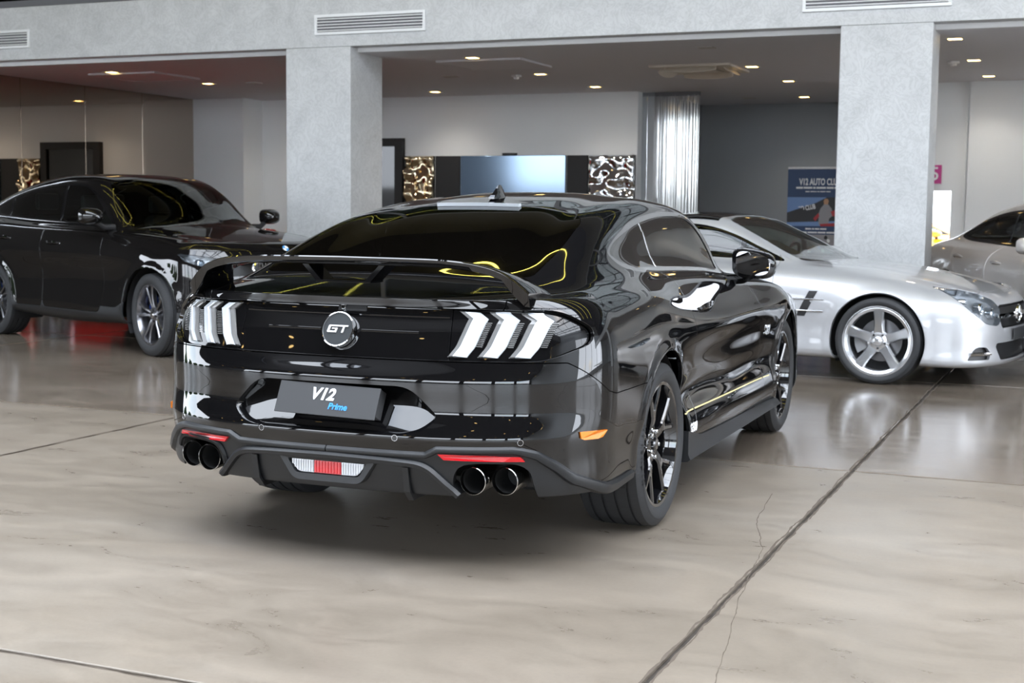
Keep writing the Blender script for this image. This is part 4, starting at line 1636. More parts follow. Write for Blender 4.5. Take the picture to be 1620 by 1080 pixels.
# rear lamps: three folded bars each side on the black shell, ribbed reflectors between, clear bezel
def tail_pt(w, z, lift):
    h = BVT.ray_cast(Vector((-3, -abs(w), z)), Vector((1, 0, 0)))
    if h[0] is None:
        h = BVT.find_nearest(Vector((-1.0, -abs(w), z)))
    p, n = Vector(h[0]), Vector(h[1])
    if n.x > 0:
        n = -n
    n = (n + Vector((-1.2, 0, 0))).normalized()
    p = p + n * lift
    if w > 0:
        p.y = -p.y
    return p


for s in (-1, 1):
    lamp = lamp_shell.build('tail_lamp', M['black_gloss'], car, s, 0.01)
    for k, w0 in enumerate((.484, .591, .698)):
        dz = -0.006 * k
        spine = [(w0 + .000, .951 + dz * .6), (w0 + .004, .944 + dz * .6), (w0 + .036, .921 + dz * .4), (w0 + .030, .905), (w0 + .005, .828), (w0 - .001, .817), (w0 - .020, .790), (w0 - .022, .786)]
        wd = .044
        loops = []
        for i, (a, b) in enumerate(spine):
            e = .35 if i in (0, len(spine) - 1) else 1.0
            lf = .021 * e
            loops.append([tail_pt(s * (a - .006), b, .001), tail_pt(s * (a - .005), b, lf * .9), tail_pt(s * (a + .002), b, lf), tail_pt(s * (a + wd - .003), b, .006), tail_pt(s * (a + wd), b, .004), tail_pt(s * (a + wd + .001), b, .001)])
        MB().loft(loops).build('light_bar', M['lens_white'], lamp)
        # clear grey flank towards the middle of the car
        loops = []
        for i, (a, b) in enumerate(spine):
            e = .35 if i in (0, len(spine) - 1) else 1.0
            loops.append([tail_pt(s * (a - .027), b, .001), tail_pt(s * (a - .024), b, .006 * e), tail_pt(s * (a - .007), b, .010 * e), tail_pt(s * (a - .006), b, .001)])
        MB().loft(loops).build('bar_flank', M['lens_grey'], lamp)
        rb = MB()
        for q in range(14):
            b = .823 + q * .0063
            a = np.interp(b, [.82, .91], [w0 + .005, w0 + .032]) + wd + .002
            a2 = min(a + .020, .835)
            V = [tail_pt(s * a, b, .002), tail_pt(s * a2, b, .002), tail_pt(s * a2, b + .0045, .002), tail_pt(s * a, b + .0045, .002),
                 tail_pt(s * a, b + .001, .010), tail_pt(s * a2, b + .001, .010), tail_pt(s * a2, b + .0035, .010), tail_pt(s * a, b + .0035, .010)]
            rb.add(V, [(4, 5, 6, 7), (0, 1, 5, 4), (1, 2, 6, 5), (2, 3, 7, 6), (3, 0, 4, 7)])
        rb.build('reflector_ribs', M['lens_grey'], lamp)['kind'] = 'stuff'

# fine ridges across the tail panel, broken by the badge
for (ya, yb, zq) in ((-.425, .425, .926), (.085, .315, .868), (-.315, -.085, .868)):
    l = []
    for yv in np.linspace(ya, yb, 26):
        h_ = zq if zq > .9 else zq
        l.append([tail_pt(yv if abs(yv) > .001 else .001, h_ - .006, -.001), tail_pt(yv if abs(yv) > .001 else .001, h_ - .001, .0035), tail_pt(yv if abs(yv) > .001 else .001, h_ + .0015, .0035), tail_pt(yv if abs(yv) > .001 else .001, h_ + .004, -.001)])
    MB().loft(l).build('panel_ridge', M['black_gloss'], car, True)
# round badge and reversing camera
p = tail_pt(-.0001, .862, 0)
T = frame(p, (0, -1, 0), (.36, 0, 1))
badge = MB().lathe([(.058, 0), (.0655, .004), (.0675, .020), (.066, .027), (.062, .028), (.0605, .0245)], 56, 'z', T=T).build('badge', M['chrome'], car, True)
MB().lathe([(0, .0235), (.061, .0235)], 56, 'z', T=T).build('badge_face', M['badge_grey'], badge)


M['badge_silver'] = pm('satin badge silver', (0.72, 0.72, 0.72), 0.45, 0.5)


def gt_letters():
    mb = MB()
    G_ = [(-.040, -.014), (-.004, -.014), (.001, .004), (-.022, .004), (-.0235, -.001), (-.009, -.001), (-.0105, -.0075), (-.0325, -.0075), (-.028, .0085), (.0045, .0085), (.0062, .0145), (-.034, .0145), (-.0375, .011), (-.0425, -.0105)]
    T_ = [(.0075, .0145), (.0440, .0145), (.0425, .0085), (.0305, .0085), (.0245, -.0145), (.0165, -.0145), (.0225, .0085), (.006, .0085)]
    for q in (G_, T_):
        n = len(q)
        bm = bmesh.new()
        vs = [bm.verts.new((a, b, .024)) for a, b in q]
        f = bm.faces.new(vs)
        r_ = bmesh.ops.extrude_face_region(bm, geom=[f])
        for v in r_['geom']:
            if isinstance(v, bmesh.types.BMVert):
                v.co.z = .028
        bmesh.ops.triangulate(bm, faces=bm.faces[:])
        bm.verts.index_update()
        mb.add([T @ v.co for v in bm.verts], [[v.index for v in fc.verts] for fc in bm.faces])
        bm.free()
    return mb


gt_letters().build('badge_letters', M['badge_silver'], badge)
p = tail_pt(-.0001, .945, .0)
T = frame(p + Vector((-.004, 0, .002)), (0, -1, 0), (.3, 0, 1))
rc = MB().lathe([(.0, .010), (.007, .010), (.0085, .006), (.011, .006), (.0125, -.004)], 24, 'z', T=T).build('reversing_camera', M['chrome'], car, True)
MB().lathe([(0, .0105), (.0045, .0105), (.006, .009)], 16, 'z', T=T).build('camera_lens', M['black_gloss'], rc, True)
MB().box(-.06, .06, -.012, .016, -.01, .004, .004, T=T @ Matrix.Translation((.035, 0, -.004))).build('handle_recess', M['black'], car)

# rear wing with end feet and centre bracket
wing = MB()
loops = []
for yv in np.linspace(-.715, .715, 91):
    a = abs(yv)
    xt = -.63 - .43 * (1 - min(a / .905, 1) ** 2.9) ** (1 / 2.9)
    zt = float(pchip([0, .36, .48, .56, .62, .66, .69, .715], [1.130, 1.127, 1.119, 1.105, 1.085, 1.060, 1.035, 1.010], [a])[0])
    bot = np.interp(a, [0, .62, .66, .70, .715], [0, 0, .03, .035, .02])
    ch = np.interp(a, [0, .5, .62, .68, .715], [.16, .165, .19, .26, .29])
    th = 1.0
    pr = [(-.006, .004), (.0, .008), (.02, .0075), (ch * .4, .004), (ch * .8, -.012), (ch, -.024), (ch * .96, -.030), (ch * .5, -.026), (.03, -.028), (.014, -.030), (.009, -.027)]
    loops.append([Vector((xt + a_, yv, zt + b_ * (.75 if b_ < 0 else 1) - (bot if b_ < -.02 else 0))) for a_, b_ in pr])
wing.loft(loops)
wing.build('rear_wing', PB, car, True)
fr = MB()
for s in (-1, 1):
    fr.loft([[Vector((x_, s * (yv + dy), z_)) for x_, dy in ((-1.03, -.012), (-1.03, .012), (-.93, .010), (-.93, -.010))] for yv, z_ in ((.160, 1.105), (.105, 1.048))])
fr.box(-1.03, -.93, -.115, .115, 1.040, 1.048, .002)
fr.build('wing_bracket', M['black_gloss'], car)
# roof aerial and high brake lamp
ant = MB()
l = []
for z_, xa_, xb_, w_ in ((0, .36, .54, .030), (.012, .37, .535, .026), (.03, .40, .515, .014), (.055, .43, .49, .008), (.066, .442, .474, .004)):
    l.append([Vector((xa_, -w_ * .5, z_)), Vector(((xa_ + xb_) / 2, -w_, z_)), Vector((xb_, -w_ * .15, z_)), Vector((xb_, w_ * .15, z_)), Vector(((xa_ + xb_) / 2, w_, z_)), Vector((xa_, w_ * .5, z_))])
h = BVH.ray_cast(Vector((.45, -.001, 3)), Vector((0, 0, -1)))
ant.loft([[p + Vector((0, 0, h[0].z - .006)) for p in q] for q in l])
ant.build('roof_aerial', PB, car, True)
bl = MB()
l = []
for yv in np.linspace(-.20, .20, 21):
    h = BVH.ray_cast(Vector((.215, -abs(yv), 3)), Vector((0, 0, -1)))
    z_ = h[0].z
    l.append([Vector((.205, yv, z_ - .003)), Vector((.200, yv, z_ + .012)), Vector((.232, yv, z_ + .014)), Vector((.236, yv, z_ - .002))])
bl.loft(l)
bl.build('high_brake_lamp', M['lens_white'], car)

# side marker, pinstripes, lettering, handle, mirror, sills
p1 = [side_pt(xx, zz_)[0] for xx, zz_ in ((-.955, .530), (-.955, .487), (-.765, .487), (-.735, .524))]
for sd in (-1, 1):
    l = []
    for d in (.001, .008):
        q = []
        for xx, zz_ in ((-.872, .520), (-.868, .496), (-.855, .491), (-.79, .488), (-.762, .492), (-.735, .514), (-.80, .518)):
            p, n = side_pt(xx, zz_, sd)
            q.append(p + n * d)
        l.append(q)
    MB().loft(l).build('side_marker', M['lens_amber'], car)
    for xa_, xb_ in ((.36, .535), (.555, 2.04), (2.06, 2.22)):
        V, F = [], []
        for i, xx in enumerate(np.linspace(xa_, xb_, 24)):
            zz_ = np.interp(xx, [.36, .5, 2.04, 2.22], [.424, .425, .402, .398])
            for dz in (-.003, .003):
                p, n = side_pt(xx, zz_ + dz, sd)
                V.append(p + n * .0012)
            if i:
                F.append((2 * i - 2, 2 * i - 1, 2 * i + 1, 2 * i) if sd > 0 else (2 * i - 2, 2 * i, 2 * i + 1, 2 * i - 1))
        mesh_obj('pinstripe', V, F, M['gold'], car)
    p, n = side_pt(.445, .352, sd)
    T = frame(p + n * .006, (-sd * 0 + (1 if sd < 0 else -1), 0, 0), n.cross(Vector((1, 0, 0))) if sd < 0 else n.cross(Vector((-1, 0, 0))))
    text_obj('side_lettering', 'G500', .055, M['white'], car, T, .0006, .35, .002)
    p, n = side_pt(2.20, .655, sd)
    T = frame(p + n * .002, (1 if sd < 0 else -1, 0, 0), n.cross(Vector((1, 0, 0))) if sd < 0 else n.cross(Vector((-1, 0, 0))))
    text_obj('fender_badge', '5.0', .075, M['chrome'], car, T, .003, .2, .002)
    # handle on its door
    d = doors[0 if sd < 0 else 1]
    l = []
    for xx, dp, hh in ((.72, .004, .010), (.735, .020, .014), (.80, .030, .016), (.88, .030, .015), (.935, .020, .013), (.95, .004, .009)):
        p, n = side_pt(xx, .868, sd)
        up = Vector((0, 0, 1))
        l.append([p + n * (dp - .010) - up * hh, p + n * dp - up * hh * .6, p + n * dp + up * hh * .6, p + n * (dp - .010) + up * hh])
    MB().loft(l).build('door_handle', PB, d, True)
    # sill in matt plastic
    l = []
    for xx in np.linspace(.355, 2.36, 30):
        k = np.interp(xx, [.355, .6, 2.1, 2.36], [.350, .30, .258, .250])
        pt, n = side_pt(xx, max(k, .245), sd)
        y0 = abs(pt.y)
        l.append([Vector((xx, sd * (y0 - .03), k)), Vector((xx, sd * (y0 + .006), k)), Vector((xx, sd * (.958 if xx < 2.2 else .95), .245)), Vector((xx, sd * .968, .222)), Vector((xx, sd * .955, .212)), Vector((xx, sd * .82, .20))])
    MB().loft(l).build('sill', M['plastic'], car, True)
    # door mirror
    mr = empty('door_mirror', (0, 0, 0), 0, car)
    c = Vector((1.62, sd * .948, 1.045))
    l = []
    for (dx, hw, hh, oy, oz) in ((-.005, .100, .066, 0, 0), (.0, .112, .076, 0, 0), (.03, .115, .078, 0, 0), (.08, .102, .068, -.005, 0), (.115, .070, .045, -.012, -.004), (.130, .025, .018, -.018, -.006)):
        q = []
        for t in np.linspace(0, 2 * PI, 28, endpoint=False):
            cc, ss = math.cos(t), math.sin(t)
            a = abs(cc) ** .62 * (1 if cc > 0 else -1) * hw
            b = abs(ss) ** .62 * (1 if ss > 0 else -1) * hh
            b += -.020 * (a / hw) * (1 if ss > 0 else .2)     # outer side is lower
            q.append(c + Vector((dx, sd * (a + oy), b + oz)))
        l.append(q)
    MB().loft(l).build('mirror_housing', PB, mr, True)
    l2 = [[c + (p - c) * k + Vector((-.006 + dx, 0, 0)) for p in l[0]] for dx, k in ((.0, .90), (-.003, .88))]
    MB().loft(l2).build('mirror_glass', M['mirror_glass'] if 'mirror_glass' in M else M.setdefault('mirror_glass', pm('mirror glass', (.55, .55, .56), .01, 1.0)), mr)
    MB().tube([(1.66, sd * .93, .985), (1.68, sd * .88, .962), (1.70, sd * .80, .955)], [.022, .026, .03], 10).build('mirror_arm', M['black_gloss'], mr, True)

# dark wheel wells, floor pan, cabin
for cx in (0.0, 2.72):
    for sd in (-1, 1):
        f = MB().lathe([(.388, sd * .62), (.388, sd * .90)], 40, 'y', T=Matrix.Translation((cx, 0, .355)), a0=-.35, a1=PI + .35)
        f.lathe([(0.01, sd * .62), (.388, sd * .62)], 40, 'y', T=Matrix.Translation((cx, 0, .355)), a0=-.35, a1=PI + .35)
        f.build('wheel_well', M['black'], car, True)
MB().box(-.42, 3.4, -.60, .60, .19, .30, .02).box(-.80, -.42, -.60, .60, .30, .40, .02).box(.45, 2.3, -.84, .84, .20, .28, .01).build('floor_pan', M['black'], car)


def seat(parent, x, y, z, m, sc=1.0, head=True):
    r = empty('seat', (x, y, z), 0, parent)
    l = []
    for (xx, zz_, hw, t) in ((.28, .02, .24, .09), (0, 0, .25, .10), (-.16, .06, .25, .10), (-.24, .30, .245, .09), (-.33, .56, .20, .075), (-.345, .61, .15, .06)):
        l.append((xx, zz_, hw, t))
    loops = []
    for i, (xx, zz_, hw, t) in enumerate(l):
        d = np.array([l[min(i + 1, 5)][0] - l[max(i - 1, 0)][0], l[min(i + 1, 5)][1] - l[max(i - 1, 0)][1]])
        d /= np.hypot(*d)
        nx, nz = -d[1], d[0]
        if nz < 0 and i < 2:
            nx, nz = -nx, -nz
        nx, nz = (nx, nz) if i < 2 else (abs(nx), abs(nz) * .4)
        loops.append([Vector((xx, -hw, zz_)) * sc, Vector((xx + nx * t, -hw * .75, zz_ + nz * t)) * sc, Vector((xx + nx * t * .7, 0, zz_ + nz * t * .7)) * sc, Vector((xx + nx * t, hw * .75, zz_ + nz * t)) * sc,
                      Vector((xx, hw, zz_)) * sc, Vector((xx - nx * .03, 0, zz_ - nz * .03)) * sc])
    MB().loft(loops).build('cushion', m, r, True)
    if head:
        MB().box(-.40, -.31, -.12, .12, .64, .81, .03).build('headrest', m, r, True)
    return r


for xs_, ys_ in ((1.05, -.36), (1.05, .36)):
    seat(car, xs_, ys_, .42, M['interior'])
for ys_ in (-.32, .32):
    seat(car, .28, ys_, .48, M['interior'], .82, False)
MB().box(-.62, .05, -.58, .58, .86, .90, .02).build('parcel_shelf', M['interior'], car)
MB().box(1.62, 2.05, -.66, .66, .62, .93, .05).build('dashboard', M['interior'], car)
sw = MB()
sw.tube([(1.50 + .08 * math.cos(t), .36 + .18 * math.sin(t), .86 + .16 * math.cos(t)) for t in np.linspace(0, 2 * PI, 25)], .014, 8)
sw.build('steering_wheel', M['interior'], car, True)



def tyre_lettering(w_, body, a0, r, y, size, step):
    mb = MB()
    for i, ch in enumerate(body):
        a = a0 + (len(body) / 2 - .5 - i) * step
        o = text_obj('tyre_lettering', ch, size, M['tyre_print'], None, Matrix(), .0004, 0, .001)
        T = frame((r * math.cos(a), y, r * math.sin(a)), (math.sin(a), 0, -math.cos(a)), (math.cos(a), 0, math.sin(a)))
        mb.add([T @ v.co for v in o.data.vertices], [tuple(p.vertices) for p in o.data.polygons])
        bpy.data.objects.remove(o)
    mb.build('tyre_lettering', M['tyre_print'], w_, fix=False)['kind'] = 'stuff'


M['tyre_print'] = pm('tyre lettering', (0.012, 0.012, 0.013), 0.7)
for (xx, sd, W_, tr_) in ((0, -1, .275, .806), (0, 1, .275, .806), (2.72, -1, .255, .780), (2.72, 1, .255, .780)):
    w_ = wheel(car, (xx, sd * tr_, .345), sd, .345, W_, .257, 'y_spoke', M['rim_black'], spin=PI / 2 + .15, caliper=(M['black'], 2.6))
    tyre_lettering(w_, 'MICHELIN', PI, .301, -W_ / 2 * 1.031, .034, .105)


# ------------------------------------------------------------------ the other cars
def qf(s):
    return (s.V[:, 0] + s.V[:, 1]) / math.sqrt(2)        # runs from the flank round the front corner to the middle


class Car:
    def __init__(self, name, label, spec, ox, oy, psi, paint, glass_m):
        self.root = empty(name, (ox, oy, 0), psi)
        tag(self.root, label, 'car')
        self.sp, self.paint, self.gm = spec, paint, glass_m
        K, jb = car_net(spec)
        U = list(range(len(K)))
        Kt = K
        for j in spec.get('tight', ()):
            Kt, U = tighten(Kt, U, j, 0.02)
        G, u = subdivide(Kt, U, spec.get('step', .03))
        Gs = smooth_rows(K, u)
        k = np.clip((spec['xa'] - Gt_x(G)) / 0.4, 0, 1) + np.clip((Gt_x(G) - spec['xb'] + .3) / 0.4, 0, 1)
        G = G * k + Gs * (1 - k)
        V, F = grid_mesh(G)
        zc_, R_ = spec['arch']
        for cx in (0.0, spec['wb']):
            d = np.hypot(V[:, 0] - cx, V[:, 2] - zc_) - R_
            V[:, 1] -= spec.get('flare', .012) * np.exp(-(d / 0.035) ** 2) * (V[:, 1] < -0.6) * (V[:, 2] < spec.get('flare_top', .9))
        S = Surf(V, vnormals(V, F), [tuple(f) for f in F])
        self.bvh = BVHTree.FromPolygons([tuple(v) for v in V], S.F)
        for cx in (0.0, spec['wb']):
            x, w, z = aV(S)
            S = S.cut(np.where(w > .55, np.hypot(x - cx, z - zc_) - R_, 1.0))
        self.S = S

    def side(self, x, z, sd=-1):
        h = self.bvh.ray_cast(Vector((x, -3, z)), Vector((0, 1, 0)))
        p, n = Vector(h[0]), Vector(h[1])
        if n.y > 0:
            n = -n
        if sd > 0:
            p.y, n.y = -p.y, -n.y
        return p, n

    def front(self, y, z):
        h = self.bvh.ray_cast(Vector((9, -abs(y) - 1e-4, z)), Vector((-1, 0, 0)))
        p, n = Vector(h[0]), Vector(h[1])
        if n.x < 0:
            n = -n
        if y > 0:
            p.y, n.y = -p.y, -n.y
        return p, n

    def take(self, f, name, m=None, side=None, off=0.0, flange=0.012, gap=GAP):
        """cut the part with f > 0 out of the shell and build it"""
        a = self.S.cut(f - gap)
        self.S = self.S.cut(-f - gap)
        if off:
            a = a.offset(off)
        if name is None:
            return a
        m = m or self.paint
        if side == 'pair':
            return [a.build(name, m, self.root, -1, flange), a.build(name, m, self.root, 1, flange)]
        return a.build(name, m, self.root, 0, flange)

    def windows(self, side_poly, dividers, shield, rear, trim_m, zmin=0.8, shield_m=None):
        x, w, z = aV(self.S)
        f = np.where(w > .40, pf(self.S, side_poly, x, z), -1.0)
        pane = self.take(f, None, gap=0)
        x, w, z = aV(pane)
        g = pf(pane, side_poly, x, z)
        ring = pane.cut(.022 - g)
        pane = pane.offset(-.004).cut(g - .016)
        for sd in (-1, 1):
            ring.build('window_trim', trim_m, self.root, sd, .006)
        cuts = [-9] + list(dividers) + [9]
        for a, b in zip(cuts[:-1], cuts[1:]):
            x, w, z = aV(pane)
            part = pane.cut(np.minimum(x - a - .02, b - .02 - x))
            for sd in (-1, 1):
                part.build('door_glass', self.gm, self.root, sd, 0)
        for d in dividers:
            x, w, z = aV(pane)
            part = pane.cut(.022 - np.abs(x - d)).offset(.003)
            for sd in (-1, 1):
                part.build('window_pillar', M['black_gloss'], self.root, sd, .01)
        for poly, nm in ((shield, 'windshield'), (rear, 'rear_window')):
            x, w, z = aV(self.S)
            f = np.where(z > zmin, pf(self.S, poly, x, w), -1.0)
            a = self.take(f, None)
            a.offset(-.002).build(nm, (shield_m if nm == 'windshield' and shield_m else self.gm), self.root, 0, 0)

    def door(self, poly, zmax, n='door'):
        x, w, z = aV(self.S)
        f = np.where((w > .6) & (z < zmax), pf(self.S, poly, x, z), -1.0)
        return self.take(f, n, side='pair')

    def handle(self, doors, x0, x1, z):
        for sd, d in zip((-1, 1), doors):
            l = []
            for t, dp, hh in ((0, .002, .008), (.1, .022, .014), (.4, .034, .016), (.7, .034, .015), (.9, .022, .012), (1, .002, .008)):
                p, n = self.side(x0 + (x1 - x0) * t, z, sd)
                up = Vector((0, 0, 1))
                l.append([p + n * (dp - .012) - up * hh, p + n * dp - up * hh * .6, p + n * dp + up * hh * .6, p + n * (dp - .012) + up * hh])
            MB().loft(l).build('door_handle', self.paint, d, True)

    def mirrors(self, x, w, z, hw, hh, m, arm=True, face=1):
        for sd in (-1, 1):
            mr = empty('door_mirror', (0, 0, 0), 0, self.root)
            c = Vector((x, sd * w, z))
            l = []
            for (dx, a_, b_, ox) in ((-.005, .92, .92, 0), (0, 1, 1, 0), (.04, 1.0, 1.0, 0), (.09, .88, .86, -.006), (.13, .60, .56, -.016), (.15, .2, .2, -.022)):
                q = []
                for t in np.linspace(0, 2 * PI, 24, endpoint=False):
                    cc, ss = math.cos(t), math.sin(t)
                    q.append(c + Vector((dx, sd * (abs(cc) ** .65 * (1 if cc > 0 else -1) * hw * a_ + ox), abs(ss) ** .65 * (1 if ss > 0 else -1) * hh * b_)))
                l.append(q)
            MB().loft(l).build('mirror_housing', m, mr, True)
            MB().loft([[c + (p - c) * k + Vector((d, 0, 0)) for p in l[0]] for d, k in ((-.004, .9), (-.007, .88))]).build('mirror_glass', M['mirror_glass'], mr)
            MB().tube([(x + .03, sd * (w - hw * .5), z - hh * .7), (x + .05, sd * (w - hw * 1.2), z - hh * 1.3), (x + .06, sd * (w - hw * 2.2), z - hh * 1.35)], [.022, .026, .03], 8).build('mirror_arm', M['black'], mr, True)

    def wells(self, wout=.90):
        zc_, R_ = self.sp['arch']
        for cx in (0.0, self.sp['wb']):
            for sd in (-1, 1):
                T = Matrix.Translation((cx, 0, zc_))
                f = MB().lathe([(R_ + .004, sd * .60), (R_ + .004, sd * wout)], 36, 'y', T=T, a0=-.5, a1=PI + .5)
                f.lathe([(0.01, sd * .60), (R_ + .004, sd * .60)], 36, 'y', T=T, a0=-.5, a1=PI + .5)
                f.build('wheel_well', M['black'], self.root, True)

    def wheels(self, tr, R, W, rr, style, rim_m, cal=None, spin=.3, steer=0.0):
        for cx in (0.0, self.sp['wb']):
            for sd in (-1, 1):
                wheel(self.root, (cx, sd * tr, R), sd, R, W, rr, style, rim_m, spin=spin, steer=steer if cx else 0, caliper=cal, n=72)

    def cabin(self, seats, floor, dash, m, head=True):
        x0, x1, hw, z0, z1 = floor
        MB().box(x0, x1, -hw, hw, z0, z1, .02).build('floor_pan', M['black'], self.root)
        for (x, y, z, k) in seats:
            seat(self.root, x, y, z, m, k)
        xa, xb, hw, z0, z1, ys, rz = dash
        MB().box(xa, xb, -hw, hw, z0, z1, .05).build('dashboard', M['interior'], self.root)
        xs = xa - .12
        MB().tube([(xs + .08 * math.cos(t), ys + .18 * math.sin(t), z1 - .02 + .16 * math.cos(t)) for t in np.linspace(0, 2 * PI, 25)], .014, 8).build('steering_wheel', M['interior'], self.root, True)

    def headlight(self, poly, inner_m, lamps, zmin, depth=.07):
        f = np.where((self.S.V[:, 0] > self.sp['wb'] + .05) & (self.S.V[:, 2] > zmin), poly_sdf(np.stack([qf(self.S), self.S.V[:, 2]], -1), poly), -1.0)
        a = self.take(f, None, gap=.001)
        for sd in (-1, 1):
            h = a.offset(-depth).build('headlight', inner_m, self.root, sd, -depth)
            a.offset(-.001).build('headlight_lens', M['lens_clear'], h, sd, 0)
            for (q0, z0, r0, mm) in lamps:
                P = np.stack([qf(a), a.V[:, 2]], -1)
                i = int(np.argmin(np.hypot(P[:, 0] - q0, P[:, 1] - z0)))
                p = Vector(a.V[i]) - Vector(a.N[i]) * depth
                if sd > 0:
                    p.y = -p.y
                T = frame(p, (0, 1, 0), (0, 0, 1)) @ Matrix.Rotation(0, 4, 'Z')
                d = Vector((1, 0, 0))
                T = Matrix.Translation(p)
                MB().lathe([(r0, -.01), (r0, .035), (r0 * .86, .042), (r0 * .8, .03), (r0 * .78, .026)], 24, 'x', T=T).build('lamp_ring', M['chrome'], h, True)
                MB().lathe([(r0 * .78, .024), (r0 * .55, .038), (0, .046)], 24, 'x', T=T).build('projector_lens', mm, h, True)

    def finish(self, name='body_shell'):
        self.S.build(name, self.paint, self.root, 0, .02)

    def patch_loop(self, pts, off, kind='front'):
        out = []
        for a, b in pts:
            p, n = self.front(a, b) if kind == 'front' else self.side(a, b)
            out.append(p + n * off)
        return out


def Gt_x(G):
    return G[..., :1]


def origin(contact, lc, psi):
    c, s = math.cos(psi), math.sin(psi)
    return contact[0] - (c * lc[0] - s * lc[1]), contact[1] - (s * lc[0] + c * lc[1])


M['paint_suv'] = pm('black metallic paint', (0.005, 0.0045, 0.0045), 0.03, 0.0, 0.0, 1.62)
M['paint_silver'] = pm('silver paint', (0.47, 0.475, 0.49), 0.42, 0.45, 1.0)
M['paint_champagne'] = pm('pale champagne paint', (0.56, 0.53, 0.51), 0.42, 0.45, 1.0)
M['rim_silver'] = pm('silver wheel', (0.68, 0.69, 0.71), 0.22, 0.85, 0.6)
M['rim_grey'] = pm('dark grey wheel', (0.22, 0.22, 0.235), 0.22, 0.9, 0.5)
M['caliper_blue'] = pm('blue caliper', (0.02, 0.07, 0.40), 0.35)
M['caliper_silver'] = pm('silver caliper', (0.55, 0.56, 0.58), 0.35, 0.6)
M['lamp_dark'] = pm('lamp inside', (0.10, 0.105, 0.11), 0.18, 0.9)
M['lamp_bright'] = pm('bright lamp inside', (0.40, 0.425, 0.45), 0.22, 0.5)
M['projector'] = pm('projector glass', (0.30, 0.38, 0.45), 0.03, 0.2, 1.0)
M['glass_suv'] = glass('suv glass', (0.36, 0.42, 0.40), 1.6)
M['glass_green'] = glass('greenish glass', (0.55, 0.68, 0.64), 1.6)
M['glass_shield'] = glass('shaded windscreen', (0.62, 0.74, 0.70), 2.6)
M['seat_dark'] = pm('dark seat leather', (0.035, 0.033, 0.032), 0.5)
M['mesh_black'] = pm('black grille mesh', (0.012, 0.012, 0.013), 0.4)

SUV = {
    'xa': -0.55, 'xb': 3.10, 'nr': 20, 'nf': 44, 'dx': 0.03, 'wb': 2.864, 'arch': (.375, .405), 'crown': 2.4, 'flare': .014, 'flare_top': .95, 'tight': (8, 6), 'step': .03,
    'rows': [
        ((-.90, .30, 2.6), [(-.55, .78, .28), (0, .78, .26), (1.4, .78, .22), (2.864, .78, .24), (3.10, .76, .22)], (3.460, .22, 2.6)),
        ((-.96, .36, 2.6), [(-.55, .925, .34), (0, .945, .32), (.45, .92, .30), (1.4, .915, .30), (2.4, .925, .30), (2.864, .945, .30), (3.10, .92, .28)], (3.590, .26, 2.6)),
        ((-.98, .52, 2.6), [(-.55, .94, .50), (0, .955, .48), (.45, .935, .44), (1.4, .93, .44), (2.4, .935, .45), (2.864, .955, .46), (3.10, .925, .45)], (3.640, .44, 2.6)),
        ((-.99, .66, 2.6), [(-.55, .945, .66), (0, .96, .65), (.5, .93, .60), (1.4, .922, .60), (2.4, .93, .60), (2.864, .955, .62), (3.10, .92, .62)], (3.645, .60, 2.6)),
        ((-.99, .80, 2.6), [(-.55, .945, .80), (0, .957, .80), (.5, .94, .77), (1.4, .932, .76), (2.4, .935, .77), (2.864, .95, .78), (3.10, .915, .77)], (3.630, .74, 2.6)),
        ((-.98, .92, 2.6), [(-.55, .945, .93), (0, .957, .92), (.5, .955, .91), (1.4, .950, .90), (2.4, .945, .88), (2.864, .94, .87), (3.10, .905, .865)], (3.605, .86, 2.6)),
        ((-.96, 1.02, 2.7), [(-.55, .92, 1.03), (0, .93, 1.02), (.5, .928, 1.01), (1.4, .922, 1.0), (2.4, .915, .97), (2.864, .905, .955), (3.10, .87, .95)], (3.570, .945, 2.7)),
        ((-.94, 1.09, 2.8), [(-.55, .87, 1.12), (0, .885, 1.10), (.5, .89, 1.085), (1.4, .885, 1.07), (2.4, .865, 1.04), (2.864, .84, 1.01), (3.10, .80, .995)], (3.520, .988, 2.8)),
        ((-.93, 1.14, 2.8), [(-.55, .80, 1.16), (0, .845, 1.135), (.5, .855, 1.115), (1.4, .85, 1.095), (2.4, .81, 1.07), (2.864, .77, 1.04), (3.10, .73, 1.015)], (3.460, 1.005, 2.8)),
    ],
    'zc': [(-.93, 1.14), (-.85, 1.19), (-.5, 1.335), (0, 1.495), (.5, 1.59), (1.0, 1.625), (1.4, 1.612), (1.62, 1.575), (1.9, 1.43), (2.2, 1.225), (2.36, 1.135), (2.6, 1.105), (3.0, 1.06), (3.33, 1.022), (3.46, 1.005)],
    'tops': [
        [(-.93, .72, 1.14), (-.5, .76, 1.19), (0, .80, 1.17), (.6, .815, 1.145), (1.4, .812, 1.12), (2.0, .80, 1.10), (2.25, .78, 1.09), (3.0, .68, 1.035), (3.46, .60, 1.0)],
        [(-.93, .66, 1.145), (-.5, .69, 1.27), (0, .67, 1.415), (.5, .645, 1.50), (1.0, .635, 1.535), (1.35, .635, 1.53), (1.55, .65, 1.485), (1.75, .68, 1.37), (2.02, .725, 1.185), (2.25, .74, 1.10), (3.0, .64, 1.04), (3.46, .54, 1.002)],
        [(-.93, .58, 1.15), (-.5, .62, 1.31), (0, .60, 1.465), (.5, .58, 1.555), (1.0, .57, 1.59), (1.35, .57, 1.58), (1.55, .59, 1.535), (1.75, .625, 1.43), (2.02, .685, 1.24), (2.25, .71, 1.115), (3.0, .59, 1.05), (3.46, .46, 1.005)],
    ],
}
psi = math.radians(-111)
ox, oy = origin((4.411, 4.951), (2.864, -.93), psi)
